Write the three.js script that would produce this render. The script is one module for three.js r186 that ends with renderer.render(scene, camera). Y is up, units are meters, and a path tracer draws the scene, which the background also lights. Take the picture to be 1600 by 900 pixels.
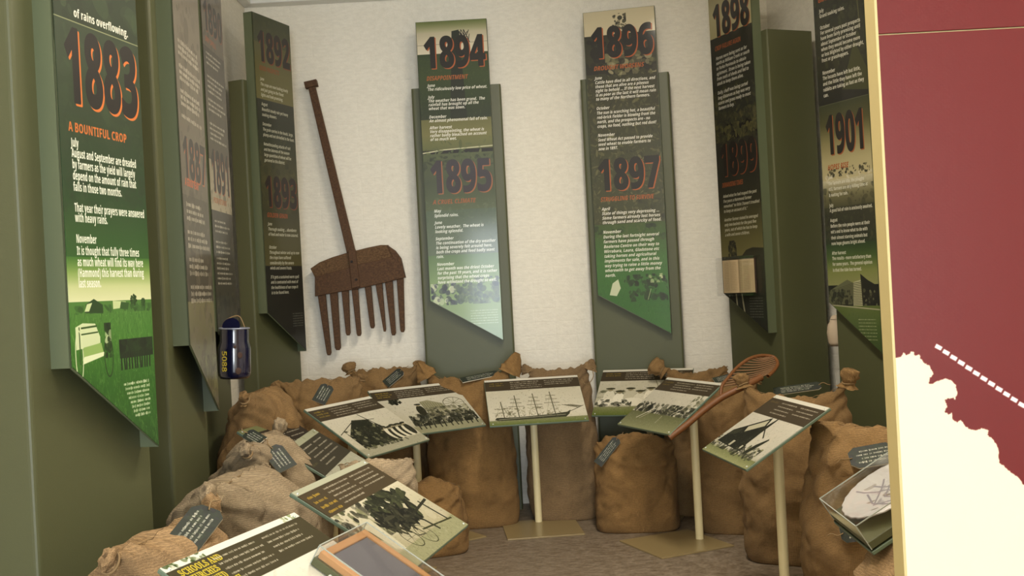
import * as THREE from 'three';
import { RoundedBoxGeometry } from 'three/addons/geometries/RoundedBoxGeometry.js';
import { mergeGeometries, mergeVertices } from 'three/addons/utils/BufferGeometryUtils.js';
import { RectAreaLightUniformsLib } from 'three/addons/lights/RectAreaLightUniformsLib.js';
import { createNoise3D } from 'simplex-noise';

// ---------------------------------------------------------------- camera, light, exposure
const FOCAL = 1640, ROLL = 0.053, EYE = 1.3;               // measured from the photograph (pixels of 1600 x 900, radians, metres)
const scene = new THREE.Scene();
const camera = new THREE.PerspectiveCamera(2 * Math.atan(450 / FOCAL) * 180 / Math.PI, 16 / 9, 0.05, 60);
camera.position.set(0, EYE, 0);
camera.rotation.set(0, 0, -ROLL);
scene.background = new THREE.Color(0.62, 0.72, 0.85);      // pale sky seen only through the doorway behind the camera
RectAreaLightUniformsLib.init();
// daylight entering by the wide doorway behind the visitor
const daylight = new THREE.RectAreaLight(new THREE.Color(0.88, 0.95, 1.0), 23, 3.0, 2.1);
daylight.position.set(0.3, 1.35, 5.98);
daylight.lookAt(0.3, 1.35, -4);
scene.add(daylight);
// a warm ceiling fitting and a second one added as fill, above the frame; their housings are built with the room
const LAMPS = [[0.5, -3.65, 94], [0.16, -1.75, 62]];  // second entry is an added fill lamp for faces turned to the camera
for (const [x, z, power] of LAMPS) {
  const lampLight = new THREE.RectAreaLight(new THREE.Color(1.0, 0.90, 0.74), power, 0.2, 1.2);
  lampLight.position.set(x, 3.2, z); lampLight.lookAt(x, 0, z); lampLight.rotation.set(-Math.PI / 2, 0, 0); scene.add(lampLight);
}
const renderer = new THREE.WebGLRenderer({ antialias: true });
renderer.toneMapping = THREE.LinearToneMapping;
renderer.toneMappingExposure = 0.83;
renderer.shadowMap.enabled = true;

// ---------------------------------------------------------------- helpers
function rng(seed) { let a = seed >>> 0; return () => { a = (a + 0x6D2B79F5) | 0; let t = Math.imul(a ^ (a >>> 15), 1 | a); t = (t + Math.imul(t ^ (t >>> 7), 61 | t)) ^ t; return ((t ^ (t >>> 14)) >>> 0) / 4294967296; }; }
const noise3 = createNoise3D(rng(7));
const V = (x, y, z) => new THREE.Vector3(x, y, z);
const CR = Math.cos(ROLL), SR = Math.sin(ROLL);
function uw(px, py) { const dx = px - 800, dy = py - 450; return [CR * dx - SR * dy, SR * dx + CR * dy]; }
const atDepth = (px, py, d) => { const [u, w] = uw(px, py); return V(u / FOCAL * d, EYE - w / FOCAL * d, -d); };       // on the plane z = -d
const names = {};
function numbered(n) { const k = names[n] = (names[n] ?? -1) + 1; return k ? `${n}_${String(k).padStart(3, '0')}` : n; }
function tag(o, label, category, group) { o.userData = { label, category }; if (group) o.userData.group = group; return o; }
function thing(name, label, category, [x, y, z] = [0, 0, 0], turn = 0, group) {
  const o = new THREE.Group(); o.name = numbered(name); o.position.set(x, y, z); o.rotation.y = turn; scene.add(o);
  return tag(o, label, category, group);
}
function part(name, geometry, material, parent, label) {
  const m = new THREE.Mesh(Array.isArray(geometry) ? merge(geometry) : geometry, material);
  m.name = name; m.castShadow = m.receiveShadow = true; if (label) m.userData.label = label;
  parent.add(m); return m;
}
function struct(name, geometry, material, parent = scene) { const m = part(name, geometry, material, parent); if (parent === scene) m.userData.kind = 'structure'; return m; }
function merge(list) {
  const l = list.map(g => { g = g.index ? g.toNonIndexed() : g; for (const k of Object.keys(g.attributes)) if (!['position', 'normal', 'uv'].includes(k)) g.deleteAttribute(k); return g; });
  return l.length === 1 ? l[0] : mergeGeometries(l);
}
function box(w, h, d, x = 0, y = 0, z = 0, r = 0) { const g = r ? new RoundedBoxGeometry(w, h, d, 2, r) : new THREE.BoxGeometry(w, h, d); g.translate(x, y, z); return g; }
function metreBox(w, h, d, x, y, z) {                      // box with uv in metres
  const g = new THREE.BoxGeometry(w, h, d).toNonIndexed(), p = g.attributes.position, n = g.attributes.normal, uv = g.attributes.uv;
  for (let i = 0; i < p.count; i++) {
    const a = p.getX(i) + x, b = p.getY(i) + y, c = p.getZ(i) + z;
    if (Math.abs(n.getY(i)) > .5) uv.setXY(i, a, c); else if (Math.abs(n.getX(i)) > .5) uv.setXY(i, c, b); else uv.setXY(i, a, b);
  }
  g.translate(x, y, z); return g;
}
function cyl(a, b, r, r2 = r, seg = 16) {
  const d = b.clone().sub(a), g = new THREE.CylinderGeometry(r2, r, d.length(), seg);
  g.applyQuaternion(new THREE.Quaternion().setFromUnitVectors(V(0, 1, 0), d.clone().normalize()));
  g.translate((a.x + b.x) / 2, (a.y + b.y) / 2, (a.z + b.z) / 2); return g;
}
function tube(points, r, seg = 40, radial = 8) { return new THREE.TubeGeometry(new THREE.CatmullRomCurve3(points), seg, r, radial); }
function extrude(pts, depth, bevel = 0) {
  const s = new THREE.Shape(pts.map(p => new THREE.Vector2(p[0], p[1])));
  return new THREE.ExtrudeGeometry(s, { depth, bevelEnabled: bevel > 0, bevelSize: bevel, bevelThickness: bevel, bevelSegments: 2, steps: 1 });
}
// ---------------------------------------------------------------- textures
function dataTexture(n, fn, srgb, repeat = 1) {
  const d = new Uint8Array(n * n * 4);
  for (let y = 0; y < n; y++) for (let x = 0; x < n; x++) { const c = fn(x / n, y / n); const i = (y * n + x) * 4; for (let k = 0; k < 3; k++) d[i + k] = Math.max(0, Math.min(255, (Array.isArray(c) ? c[k] : c))); d[i + 3] = 255; }
  const t = new THREE.DataTexture(d, n, n); t.wrapS = t.wrapT = THREE.RepeatWrapping; t.magFilter = THREE.LinearFilter; t.minFilter = THREE.LinearMipmapLinearFilter; t.generateMipmaps = true;
  if (srgb) t.colorSpace = THREE.SRGBColorSpace; t.repeat.set(repeat, repeat); t.needsUpdate = true; return t;
}
// noise that tiles: walk a torus in 3D twice
function tnoise(u, v, f, s = 0) { const a = u * 2 * Math.PI, b = v * 2 * Math.PI, R = f / 2.5; return noise3((2 + Math.cos(a)) * R * Math.cos(b) + s * 31, (2 + Math.cos(a)) * R * Math.sin(b) + s * 17, Math.sin(a) * R + s * 7); }
const weave = (u, v, n) => { const a = Math.sin(u * n * Math.PI * 2), b = Math.sin(v * n * Math.PI * 2); return 0.5 + 0.5 * (((Math.floor(u * n * 2) + Math.floor(v * n * 2)) % 2) ? Math.abs(a) : Math.abs(b)); };
const burlapMap = dataTexture(512, (u, v) => { const w = weave(u, v, 40), n = tnoise(u, v, 9) * 10 + tnoise(u, v, 30, 2) * 9; const k = 184 + (w - .6) * 80 + n + Math.sin(v * 40 * Math.PI * 2 + tnoise(u, v, 6, 6) * 2) * 14; return [k, k * .99, k * .97]; }, true, 1 / 0.22);
const burlapBump = dataTexture(512, (u, v) => weave(u, v, 40) * 190 + tnoise(u, v, 24, 5) * 30 + 20, false, 1 / 0.22);
const plasterBump = dataTexture(512, (u, v) => {
  const row = Math.floor(v * 12), fv = v * 12 - row, fu = (u * 4 + (row % 2) * .5) % 1;
  const j = Math.min(Math.min(fv, 1 - fv) * .09, Math.min(fu, 1 - fu) * .25);
  return 150 + tnoise(u, v, 14) * 22 + tnoise(u, v, 45, 3) * 14 - Math.max(0, 1 - j / .007) * 55;
}, false, 1);
const plasterMap = dataTexture(512, (u, v) => { const n = tnoise(u, v, 7, 8) * 4 + tnoise(u, v, 26, 4) * 3; const sp = Math.max(0, tnoise(u, v, 40, 9) - .78) * 140; return [244 + n - sp * .6, 239 + n - sp, 226 + n - sp * 1.2]; }, true, 1);
const floorMap = dataTexture(512, (u, v) => { const n = tnoise(u, v, 8, 11) * 14 + tnoise(u, v, 30, 12) * 12 + tnoise(u * 1, v * 3 % 1, 60, 13) * 6; const s = Math.max(0, tnoise(u, v, 13, 14) - .3) * 30; return [130 + n - s, 116 + n - s, 99 + n - s]; }, true, .6);
const speckBump = dataTexture(256, (u, v) => 128 + tnoise(u, v, 60, 21) * 60 + tnoise(u, v, 25, 22) * 30, false, 3);
const woodMap = dataTexture(256, (u, v) => { const g = Math.sin((u * 14 + tnoise(u, v, 4, 31) * 1.6) * 6.28) * 10 + tnoise(u, v, 40, 32) * 14 + tnoise(u, v, 10, 33) * 16; return [128 + g, 100 + g * .9, 76 + g * .8]; }, true, 2);
const canvasBump = dataTexture(256, (u, v) => weave(u, v, 60) * 160 + 40, false, 3);
// ---------------------------------------------------------------- materials
const std = (o) => new THREE.MeshStandardMaterial(o);
const M = {
  wall: std({ map: plasterMap, bumpMap: plasterBump, bumpScale: .004, roughness: .85 }),
  white: std({ color: 0xeeeeea, roughness: .6 }),
  ceiling: std({ color: 0xe6e2d8, roughness: .9 }),
  floor: std({ map: floorMap, bumpMap: speckBump, bumpScale: .001, roughness: .5 }),
  ground: std({ color: 0xb9ad98, roughness: .95 }),
  green: std({ color: 0x53563a, roughness: .46, bumpMap: speckBump, bumpScale: .0004 }),
  greenEdge: std({ color: 0x626b52, roughness: .4 }),
  boardGreen: std({ color: 0x647664, roughness: .45 }),
  cream: std({ color: 0xeadcae, roughness: .32 }),
  creamEdge: std({ color: 0xd8c48a, roughness: .5 }),
  plateBase: std({ color: 0x94825c, roughness: .3 }),
  darkWood: std({ map: woodMap, color: 0xa8957a, roughness: .75, bumpMap: speckBump, bumpScale: .001 }),
  greyWood: std({ map: woodMap, color: 0xc4bca6, roughness: .85, bumpMap: speckBump, bumpScale: .001 }),
  redWood: std({ map: woodMap, color: 0xe2b67c, roughness: .5 }),
  cane: std({ color: 0x7a5b3f, roughness: .8 }),
  iron: std({ color: 0x2c2622, roughness: .6, metalness: .6 }),
  twine: std({ color: 0x8a7250, roughness: .9 }),
  tagBack: std({ color: 0xd8cfb8, roughness: .6 }),
  screw: std({ color: 0xdfe4de, roughness: .3, metalness: .5 }),
  perspex: new THREE.MeshPhysicalMaterial({ color: 0xffffff, transmission: 1, roughness: .04, thickness: 0, ior: 1.49 }),
  slate: std({ color: 0x5c5a63, roughness: .75, bumpMap: speckBump, bumpScale: .0006 }),
  slateFrame: std({ color: 0xb98550, roughness: .6, bumpMap: speckBump, bumpScale: .0006 }),
  perspexEdge: std({ color: 0xaab0a8, roughness: .3 }),
  navy: new THREE.MeshPhysicalMaterial({ color: 0x0d1030, roughness: .18, clearcoat: 1, clearcoatRoughness: .08 }),
  enamelRim: std({ color: 0x9aa0b4, roughness: .3, metalness: .4 }),
  brownSpot: std({ color: 0x4a352c, roughness: .8 }),
  paper: std({ color: 0xcdb898, roughness: .9 }),
  bookCover: std({ color: 0x3a2a22, roughness: .7 }),
  porcelain: std({ color: 0xe4e2de, roughness: .2 }),
  pale: std({ color: 0xcbb8a0, roughness: .8 }),
};
// ---------------------------------------------------------------- prints
function canvas(w, h) { const c = document.createElement('canvas'); c.width = w; c.height = h; return [c, c.getContext('2d')]; }
function canvasTexture(c) { const t = new THREE.CanvasTexture(c); t.colorSpace = THREE.SRGBColorSpace; t.anisotropy = 8; return t; }
function vgrad(g, x, y, w, h, stops) { const gr = g.createLinearGradient(0, y, 0, y + h); stops.forEach(([o, c]) => gr.addColorStop(o, c)); g.fillStyle = gr; g.fillRect(x, y, w, h); }
function blobs(g, R, x, y, w, h, n, smin, smax, cols, flat = .6, alpha = .7) {
  g.save(); g.beginPath(); g.rect(x, y, w, h); g.clip();
  for (let i = 0; i < n; i++) { g.globalAlpha = alpha * (.4 + .6 * R()); g.fillStyle = cols[Math.floor(R() * cols.length)]; const s = smin + (smax - smin) * R() * R(); g.beginPath(); g.ellipse(x + R() * w, y + R() * h, s, s * (flat * (.5 + R())), R() * 3, 0, 7); g.fill(); }
  g.restore(); g.globalAlpha = 1;
}
function grass(g, R, x, y, w, h, n, len, cols, alpha = .6) {
  g.save(); g.beginPath(); g.rect(x, y, w, h); g.clip(); g.lineWidth = 2;
  for (let i = 0; i < n; i++) { g.globalAlpha = alpha * R(); g.strokeStyle = cols[Math.floor(R() * cols.length)]; const a = x + R() * w, b = y + R() * h; g.beginPath(); g.moveTo(a, b); g.lineTo(a + (R() - .5) * len * .6, b - len * R()); g.stroke(); }
  g.restore(); g.globalAlpha = 1;
}
function tree(g, R, x, y, w, h, cols) { for (let i = 0; i < 60; i++) { g.fillStyle = cols[Math.floor(R() * cols.length)]; const a = R() * 6.3, r = Math.sqrt(R()); g.beginPath(); g.ellipse(x + Math.cos(a) * r * w / 2, y + Math.sin(a) * r * h / 2, w * .13, h * .1, R() * 3, 0, 7); g.fill(); } }
function poly(g, pts, fill) { g.fillStyle = fill; g.beginPath(); pts.forEach(([x, y], i) => i ? g.lineTo(x, y) : g.moveTo(x, y)); g.closePath(); g.fill(); }
function line(g, pts, w, col) { g.strokeStyle = col; g.lineWidth = w; g.beginPath(); pts.forEach(([x, y], i) => i ? g.lineTo(x, y) : g.moveTo(x, y)); g.stroke(); }
function fitText(g, text, x, y, w, h, fill, font = 'bold 200px sans-serif', stroke = 0) {      // text squeezed into the box whose baseline is y
  g.save(); g.font = font; const m = g.measureText(text); g.translate(x, y); g.scale(w / m.width, h / 146); g.fillStyle = fill; g.strokeStyle = fill; g.lineJoin = 'round'; g.lineWidth = stroke; g.fillText(text, 0, 0); if (stroke) g.strokeText(text, 0, 0); g.restore();
}
function greek(g, R, x, y, w, h, col) {                    // a line of print too small to read: words of uneven little strokes
  let a = x; g.fillStyle = col;
  while (a < x + w) { const n = 2 + Math.floor(R() * 7); for (let i = 0; i < n && a < x + w; i++) { const lw = h * (.34 + .3 * R()), up = R() < .25 ? .35 : 0; g.globalAlpha = .5 + .45 * R(); g.fillRect(a, y + h * (.15 - up * .6), lw, h * (.7 + up)); a += lw + h * .12; } a += h * .5; }
  g.globalAlpha = 1;
}
/* A banner print. y is given as the pixel row at the banner's left edge in the photograph (top..bottom), x as 0..1 of its width. */
function bannerPrint(seed, widthMetres, heightMetres, top, bottom, draw) {
  const W = 448, H = Math.min(2048, Math.round(W * heightMetres / widthMetres)), [c, g] = canvas(W, H), R = rng(seed);
  const Y = (py) => (py - top) / (bottom - top) * H, X = (f) => f * W;
  const k = {
    g, R, X, Y, W, H,
    band: (a, b, ...cols) => vgrad(g, 0, Y(a), W, Y(b) - Y(a), cols.map((q, i) => [cols.length > 1 ? i / (cols.length - 1) : 0, q])),
    digits: (t, a, b, ink = '#15120f', edge = '#b4572a', x0 = .09, x1 = .96) => {
      for (const [dx, dy, col] of [[.016, .014, edge], [0, 0, ink]]) fitText(g, t, X(x0 + dx), Y(b) + dy * W, X(x1 - x0), Y(b) - Y(a), col, 'bold 200px sans-serif', 8);
    },
    title: (t, y, w, col = '#b8562a') => fitText(g, t, X(.11), Y(y), X(w), W * .062, col, 'italic bold 200px sans-serif', 4),
    lines: (list, col = '#e9e6dc', size = .058, style = 'italic bold') => {      // [row, text] pairs
      g.font = `${style} ${Math.round(W * size)}px sans-serif`; g.fillStyle = col; const squeeze = Math.min(.86, X(.84) / Math.max(...list.map(([, t]) => g.measureText(t).width)));
      for (const [y, t] of list) { g.save(); g.translate(X(.12), Y(y)); g.scale(squeeze, 1); g.fillText(t, 0, 0); g.restore(); }
    },
    fine: (a, b, x0, x1, col = '#c9cdb8') => { for (let y = a; y < b; y += 4) greek(g, R, X(x0), Y(y), X(x1 - x0), 5, col); },
  };
  draw(k);
  return canvasTexture(c);
}
const flow = (start, pitch, texts, gap = .75) => { const out = []; let y = start; for (const t of texts) { if (t === '') y += pitch * gap; else { out.push([y, t]); y += pitch; } } return out; };
const PRINTS = {
  1883: (k) => {
    const { g, R, X, Y } = k;
    k.band(-452, 20, '#2b3a22', '#26331f', '#22301c'); blobs(g, R, 0, 0, k.W, Y(20), 200, 10, 60, ['#2c3a22', '#1d2a18', '#35452a']);
    k.lines([[12, '      of rains overflowing.']], '#e8e6d8', .075, 'bold');
    k.band(20, 420, '#2c3a26', '#27361f', '#1f3a1c', '#2f5a22'); blobs(g, R, 0, Y(20), k.W, Y(330) - Y(20), 260, 8, 50, ['#33452a', '#22301c', '#2a3b22'], .5, .4);
    k.band(400, 472, '#3d6b26', '#7f9c50', '#c3cd94', '#d9ddb0');
    g.fillStyle = '#8a8f68'; g.fillRect(0, Y(20), k.W, 3);
    k.digits('1883', 31, 150, '#15110d', '#cf6f2c');
    fitText(g, 'A BOUNTIFUL CROP', X(.1), Y(200), X(.68), Y(200) - Y(185), '#c96a2a', 'bold 200px sans-serif', 3);
    k.lines([[224, 'July'], [241, 'August and September are dreaded'], [259, 'by farmers as the yield will largely'], [277, 'depend on the amount of rain that'], [295, 'falls in those two months.'], [328, 'That year their prayers were answered'], [344, 'with heavy rains.'], [378, 'November'], [397, 'It is thought that fully three times'], [415, 'as much wheat will find its way here'], [432, '(Hammond) this harvest than during'], [449, 'last season.']], '#eef0e2', .075, 'bold');
    k.band(472, 740, '#4c7a34', '#3f7426', '#2d5e1b', '#2a591c', '#1f4415');
    grass(g, R, 0, Y(490), k.W, k.H - Y(490), 2600, 26, ['#5f9440', '#2b5a1a', '#1b3d10', '#7fae58'], .5);
    blobs(g, R, 0, Y(478), k.W, Y(492) - Y(478), 60, 8, 26, ['#26471a', '#38602a'], .5, .8);
    poly(g, [[X(.17), Y(490)], [X(.19), Y(476)], [X(.28), Y(468)], [X(.38), Y(478)], [X(.38), Y(492)]], '#22401a'); poly(g, [[X(.17), Y(488)], [X(.2), Y(476)], [X(.26), Y(474)], [X(.22), Y(488)]], '#c9d7a2');
    poly(g, [[X(.5), Y(486)], [X(.5), Y(472)], [X(.66), Y(474)], [X(.66), Y(484)]], '#c3d29a'); poly(g, [[X(.6), Y(474)], [X(.7), Y(476)], [X(.68), Y(488)], [X(.58), Y(486)]], '#2d5222');
    tree(g, R, X(.76), Y(472), 34, 30, ['#1d3a12', '#2a4a1c']); tree(g, R, X(.88), Y(476), 26, 20, ['#1d3a12', '#2a4a1c']);
    poly(g, [[X(.06), Y(548)], [X(.06), Y(512)], [X(.14), Y(506)], [X(.28), Y(508)], [X(.33), Y(530)], [X(.33), Y(540)], [X(.2), Y(545)]], '#cfdcae');
    poly(g, [[X(.12), Y(566)], [X(.14), Y(545)], [X(.34), Y(540)], [X(.36), Y(556)]], '#8fb060'); poly(g, [[X(.12), Y(572)], [X(.14), Y(560)], [X(.37), Y(555)], [X(.36), Y(562)]], '#e0eac0');
    line(g, [[X(.12), Y(514)], [X(.3), Y(512)]], 5, '#31501f'); line(g, [[X(.12), Y(524)], [X(.31), Y(522)]], 4, '#31501f'); line(g, [[X(.1), Y(512)], [X(.1), Y(572)]], 5, '#31501f');
    g.strokeStyle = '#d3deb2'; g.lineWidth = 4; g.beginPath(); g.ellipse(X(.09), Y(558), 18, 70, 0, 0, 7); g.stroke(); g.strokeStyle = '#1c3511'; g.beginPath(); g.ellipse(X(.42), Y(562), 22, 60, 0, 0, 7); g.stroke();
    blobs(g, R, X(.38), Y(508), X(.08), Y(566) - Y(508), 40, 8, 20, ['#1c3511', '#0f240a', '#b9c998'], 1, .9);
    blobs(g, R, X(.55), Y(538), X(.43), Y(570) - Y(538), 120, 14, 38, ['#12260c', '#1c3412', '#0c1c08'], 1, .95);
    for (let i = 0; i < 12; i++) line(g, [[X(.57 + i * .033), Y(560)], [X(.57 + i * .033 + (R() - .5) * .02), Y(590)]], 8, '#12260c');
    for (let i = 0; i < 8; i++) { const w = .32 - i * .018; greek(g, R, X(.9 - w), Y(612 + i * 8), X(w), 9, '#dfe6c8'); }
  },
  1887: (k) => {
    const { g, R, X, Y } = k;
    k.band(-260, 300, '#5d564a', '#6b6354', '#5a5345'); k.band(300, 470, '#4b4638', '#3a382c'); k.band(470, 665, '#6e6a4a', '#57563c', '#3c3d2a');  // grey haze of a glancing reflection is painted into these bands
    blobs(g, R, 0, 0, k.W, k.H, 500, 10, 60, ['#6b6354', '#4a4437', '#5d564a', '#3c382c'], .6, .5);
    k.digits('1886', -180, -110, '#241f1a', '#8c5030'); k.digits('1887', 205, 270, '#2a251e', '#9a5a36');
    k.title('A GOOD YEAR', 285, .5);
    for (let y = 40; y < 175; y += 10) if (y % 40 !== 0) greek(g, R, X(.12), Y(y), X(.6 + .2 * R()), 17, '#b3ad9c');
    for (let y = 300; y < 470; y += 11) if (y % 4) greek(g, R, X(.12), Y(y), X(.55 + .28 * R()), 17, '#b3ad9c');
    blobs(g, R, 0, Y(560), k.W, k.H - Y(560), 160, 8, 44, ['#2f3120', '#474a2c', '#6a6c48'], .6, .8);
  },
  1891: (k) => {
    const { g, R, X, Y } = k;
    k.band(-53, 70, '#6a6256', '#5a5246'); k.band(70, 250, '#3e392f', '#4d473a', '#4a4536'); k.band(250, 330, '#8d8570', '#a59c84'); k.band(330, 500, '#3f3d34', '#33352a', '#2a2e20'); k.band(500, 600, '#23281a', '#1c2114');
    blobs(g, R, 0, 0, k.W, k.H, 420, 8, 50, ['#4b463a', '#37332a', '#58523f', '#2b2d20'], .6, .4);
    k.digits('1890', -6, 42, '#241f1a', '#7c4a30'); k.title('DRY SPELL', 62, .5, '#8e4c2c'); k.digits('1891', 232, 298, '#211c18', '#8c5030'); k.title('POOR RETURNS', 318, .62, '#9a5a2e');
    for (const [a, b] of [[78, 100], [115, 140], [152, 176], [190, 216]]) for (let y = a; y < b; y += 8) greek(g, R, X(.12), Y(y), X(.5 + .3 * R()), 13, '#c2beb0');
    for (const [a, b] of [[345, 368], [378, 396], [404, 452]]) for (let y = a; y < b; y += 8) greek(g, R, X(.12), Y(y), X(.5 + .3 * R()), 13, '#c2beb0');
    blobs(g, R, 0, Y(460), k.W, Y(560) - Y(460), 90, 8, 40, ['#11150c', '#1a1f12', '#3c3f2a'], .8, .8);
  },
  1892: (k) => {
    const { g, R, X, Y } = k;
    k.band(17, 62, '#3d4228', '#46492c'); k.band(62, 152, '#55542f', '#67633a', '#6d683e'); k.band(152, 235, '#33352a', '#2c3022', '#373a26'); k.band(235, 330, '#3c3c26', '#454426', '#38371f'); k.band(330, 415, '#3a3a24', '#4d4a2a', '#524d2b'); k.band(415, 560, '#1d1d14', '#191911', '#14140e');
    blobs(g, R, 0, Y(210), k.W, Y(330) - Y(210), 200, 8, 40, ['#57552f', '#2c2f1c', '#3f4024'], .6, .5); blobs(g, R, 0, 0, k.W, Y(60), 60, 10, 40, ['#3d4228', '#4c5030'], .6, .4);
    k.digits('1892', 42, 90, '#251c17', '#7c4124'); k.title('GOOD PROSPECTS', 106, .52, '#8c4a24');
    k.lines(flow(122, 8.4, ['June', 'The crops are now looking lovely', 'and just going to the finest', 'lights and look promising.', '', 'August', 'Beautiful steady rain yet heavy', 'soaking showers.', '', 'December', 'The grain carries in the heads, large,', 'plump and not shrivelled in the least.', '', 'Notwithstanding attacks of rust', 'and the lateness of the season', 'large quantities of wheat will be', 'garnered in this district.']), '#c9c7b2', .058);
    k.digits('1893', 272, 320, '#241a16', '#74391f'); k.title('GOLDEN GRAIN', 338, .55, '#9a4a22');
    k.lines(flow(351, 8.2, ['June', 'Thorough soaking ... abundance', 'of feed and water is now assured.', '', '', 'October', 'Throughout winter and up to now', 'the crops have suffered', 'considerably by the severe', 'winds and severe frosts.', '', 'If it gets a sustained warm spell', 'and is contrasted with most of', 'the healthiness of our crops it', 'is to be found here.']), '#c3c1ae', .058);
    for (let i = 0; i < 6; i++) greek(g, R, X(.66), Y(492 + i * 4), X(.28), 5, '#8d8d80');
  },
  1894: (k) => {
    const { g, R, X, Y } = k;
    k.band(35, 90, '#5d6b32', '#bdb497', '#d4cab0', '#dcd3bc'); k.band(86, 190, '#2f3f20', '#34441f', '#2b3a1c', '#25301c'); grass(g, R, 0, Y(90), k.W, Y(188) - Y(90), 900, 14, ['#4c5c2c', '#22301a', '#5c6a34'], .6);
    line(g, [[0, Y(72)], [k.W, Y(70)]], 3, '#8d8674'); poly(g, [[X(.5), Y(52)], [X(.6), Y(50)], [X(.66), Y(190)], [X(.42), Y(190)]], '#1c2416');
    for (let i = 0; i < 18; i++) line(g, [[X(.6 + R() * .16), Y(70)], [X(.6 + R() * .16), Y(50 + R() * 12)]], 4, '#1c1a16');
    k.digits('1894', 59, 107, '#1a1712', '#b05a2e'); k.title('DISAPPOINTMENT', 127, .58, '#a85a28');
    k.band(188, 236, '#6b6a3f', '#757344', '#5e6438'); line(g, [[0, Y(240)], [X(.3), Y(236)], [k.W, Y(233)]], 7, '#c5c2a0'); k.band(242, 330, '#4e5836', '#3b4631', '#4d5a3c'); k.band(330, 400, '#4c5d48', '#5d6d5a'); k.band(400, 540, '#5d7a52', '#84a070', '#90aa82', '#8ba78a');  // lower bands have the reflected daylight haze mixed into their print colours
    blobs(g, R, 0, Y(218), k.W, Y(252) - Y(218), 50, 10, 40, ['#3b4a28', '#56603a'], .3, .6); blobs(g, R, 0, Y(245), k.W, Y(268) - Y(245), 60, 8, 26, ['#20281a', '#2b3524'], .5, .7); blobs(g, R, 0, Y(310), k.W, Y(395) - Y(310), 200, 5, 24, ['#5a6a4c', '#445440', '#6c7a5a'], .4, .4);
    k.digits('1895', 252, 302, '#2b2530', '#a0603e'); k.title('A CRUEL CLIMATE', 320, .6, '#a0562e');
    k.lines([[137, 'June'], [143, 'The ridiculously low price of wheat.'], [155, 'July'], [161, 'The weather has been grand.  The'], [167, 'rainfall has brought up all the'], [173, 'wheat that was sown.'], [186, 'December'], [192, 'An almost phenomenal fall of rain.'], [203, 'After harvest'], [209, 'Very disappointing, the wheat is'], [215, 'rather badly bleached on account'], [221, 'of so much wet.']]);
    k.lines([[333, 'May'], [340, 'Splendid rains.'], [351, 'June'], [358, 'Lovely weather.  The wheat is'], [365, 'looking splendid.'], [376, 'September'], [383, 'The continuation of the dry weather'], [390, 'is being severely felt around here,'], [397, 'both the crops and feed badly want'], [404, 'rain.']], '#e6eae4');
    blobs(g, R, X(.02), Y(444), X(.36), Y(478) - Y(444), 50, 10, 26, ['#3d4658', '#4c5664', '#2f3848', '#d4dcbc'], 1, .8); blobs(g, R, X(.34), Y(446), X(.64), Y(478) - Y(446), 110, 10, 36, ['#4d5c66', '#5c6b66', '#6a7c68', '#465a50'], .7, .7); blobs(g, R, X(.5), Y(436), X(.5), Y(452) - Y(436), 30, 8, 26, ['#44525c', '#56665e'], .7, .8);
    k.lines([[416, 'November'], [423, 'Last month was the driest October'], [430, 'for the past 19 years, and it is rather'], [437, 'surprising that the wheat crops'], [444, 'have withstood the drought so well.']], '#eef2ea');
    for (let i = 0; i < 6; i++) greek(g, R, X(.56), Y(488 + i * 4), X(.38), 6, '#c9d8bc');
  },
  1896: (k) => {
    const { g, R, X, Y } = k;
    k.band(20, 60, '#c3b898', '#cbbf9f'); k.band(58, 360, '#2a2a1c', '#35351f', '#3b3d24', '#3d4024');
    blobs(g, R, 0, Y(62), k.W, Y(118) - Y(62), 60, 14, 50, ['#15140f', '#1d1c14'], .8, .95); blobs(g, R, X(.28), Y(84), X(.7), Y(122) - Y(84), 60, 14, 40, ['#8d8763', '#a59d78', '#6b6a46', '#1d1c14'], .7, .8);
    blobs(g, R, X(.4), Y(26), X(.2), Y(66) - Y(26), 60, 6, 18, ['#2c2d1f', '#3a3926', '#4c4833', '#1b1b14'], .8, .95);
    blobs(g, R, 0, Y(120), k.W, Y(362) - Y(120), 900, 6, 30, ['#5c5c3a', '#2c2e1c', '#74724a', '#1f2014', '#8b875c'], .35, .5); grass(g, R, 0, Y(120), k.W, Y(362) - Y(120), 700, 22, ['#8b875c', '#1a1b12', '#6b6a44'], .5);
    k.band(352, 530, '#3d5222', '#3a6a2a', '#2f6424', '#336a26'); grass(g, R, 0, Y(355), k.W, k.H - Y(355), 1200, 18, ['#4c7a34', '#1b3a12', '#5d8a44', '#18300f'], .55); blobs(g, R, 0, Y(354), k.W, Y(380) - Y(354), 60, 8, 34, ['#1b2614', '#2a3c1c', '#4c5a30'], .5, .7);
    blobs(g, R, X(.36), Y(432), X(.62), Y(474) - Y(432), 60, 10, 40, ['#14240e', '#1c3212'], .5, .9); poly(g, [[X(.17), Y(462)], [X(.22), Y(444)], [X(.3), Y(438)], [X(.33), Y(452)], [X(.27), Y(464)]], '#c7cfae'); blobs(g, R, X(.72), Y(432), X(.2), Y(446) - Y(432), 12, 10, 26, ['#c0c89c', '#8fa070'], .5, .9); line(g, [[X(.7), Y(472)], [X(.75), Y(455)]], 4, '#93a878');
    k.digits('1896', 45, 92, '#151310', '#ad5526'); k.title('DROUGHT WORSENS', 112, .7, '#a85524');
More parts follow.
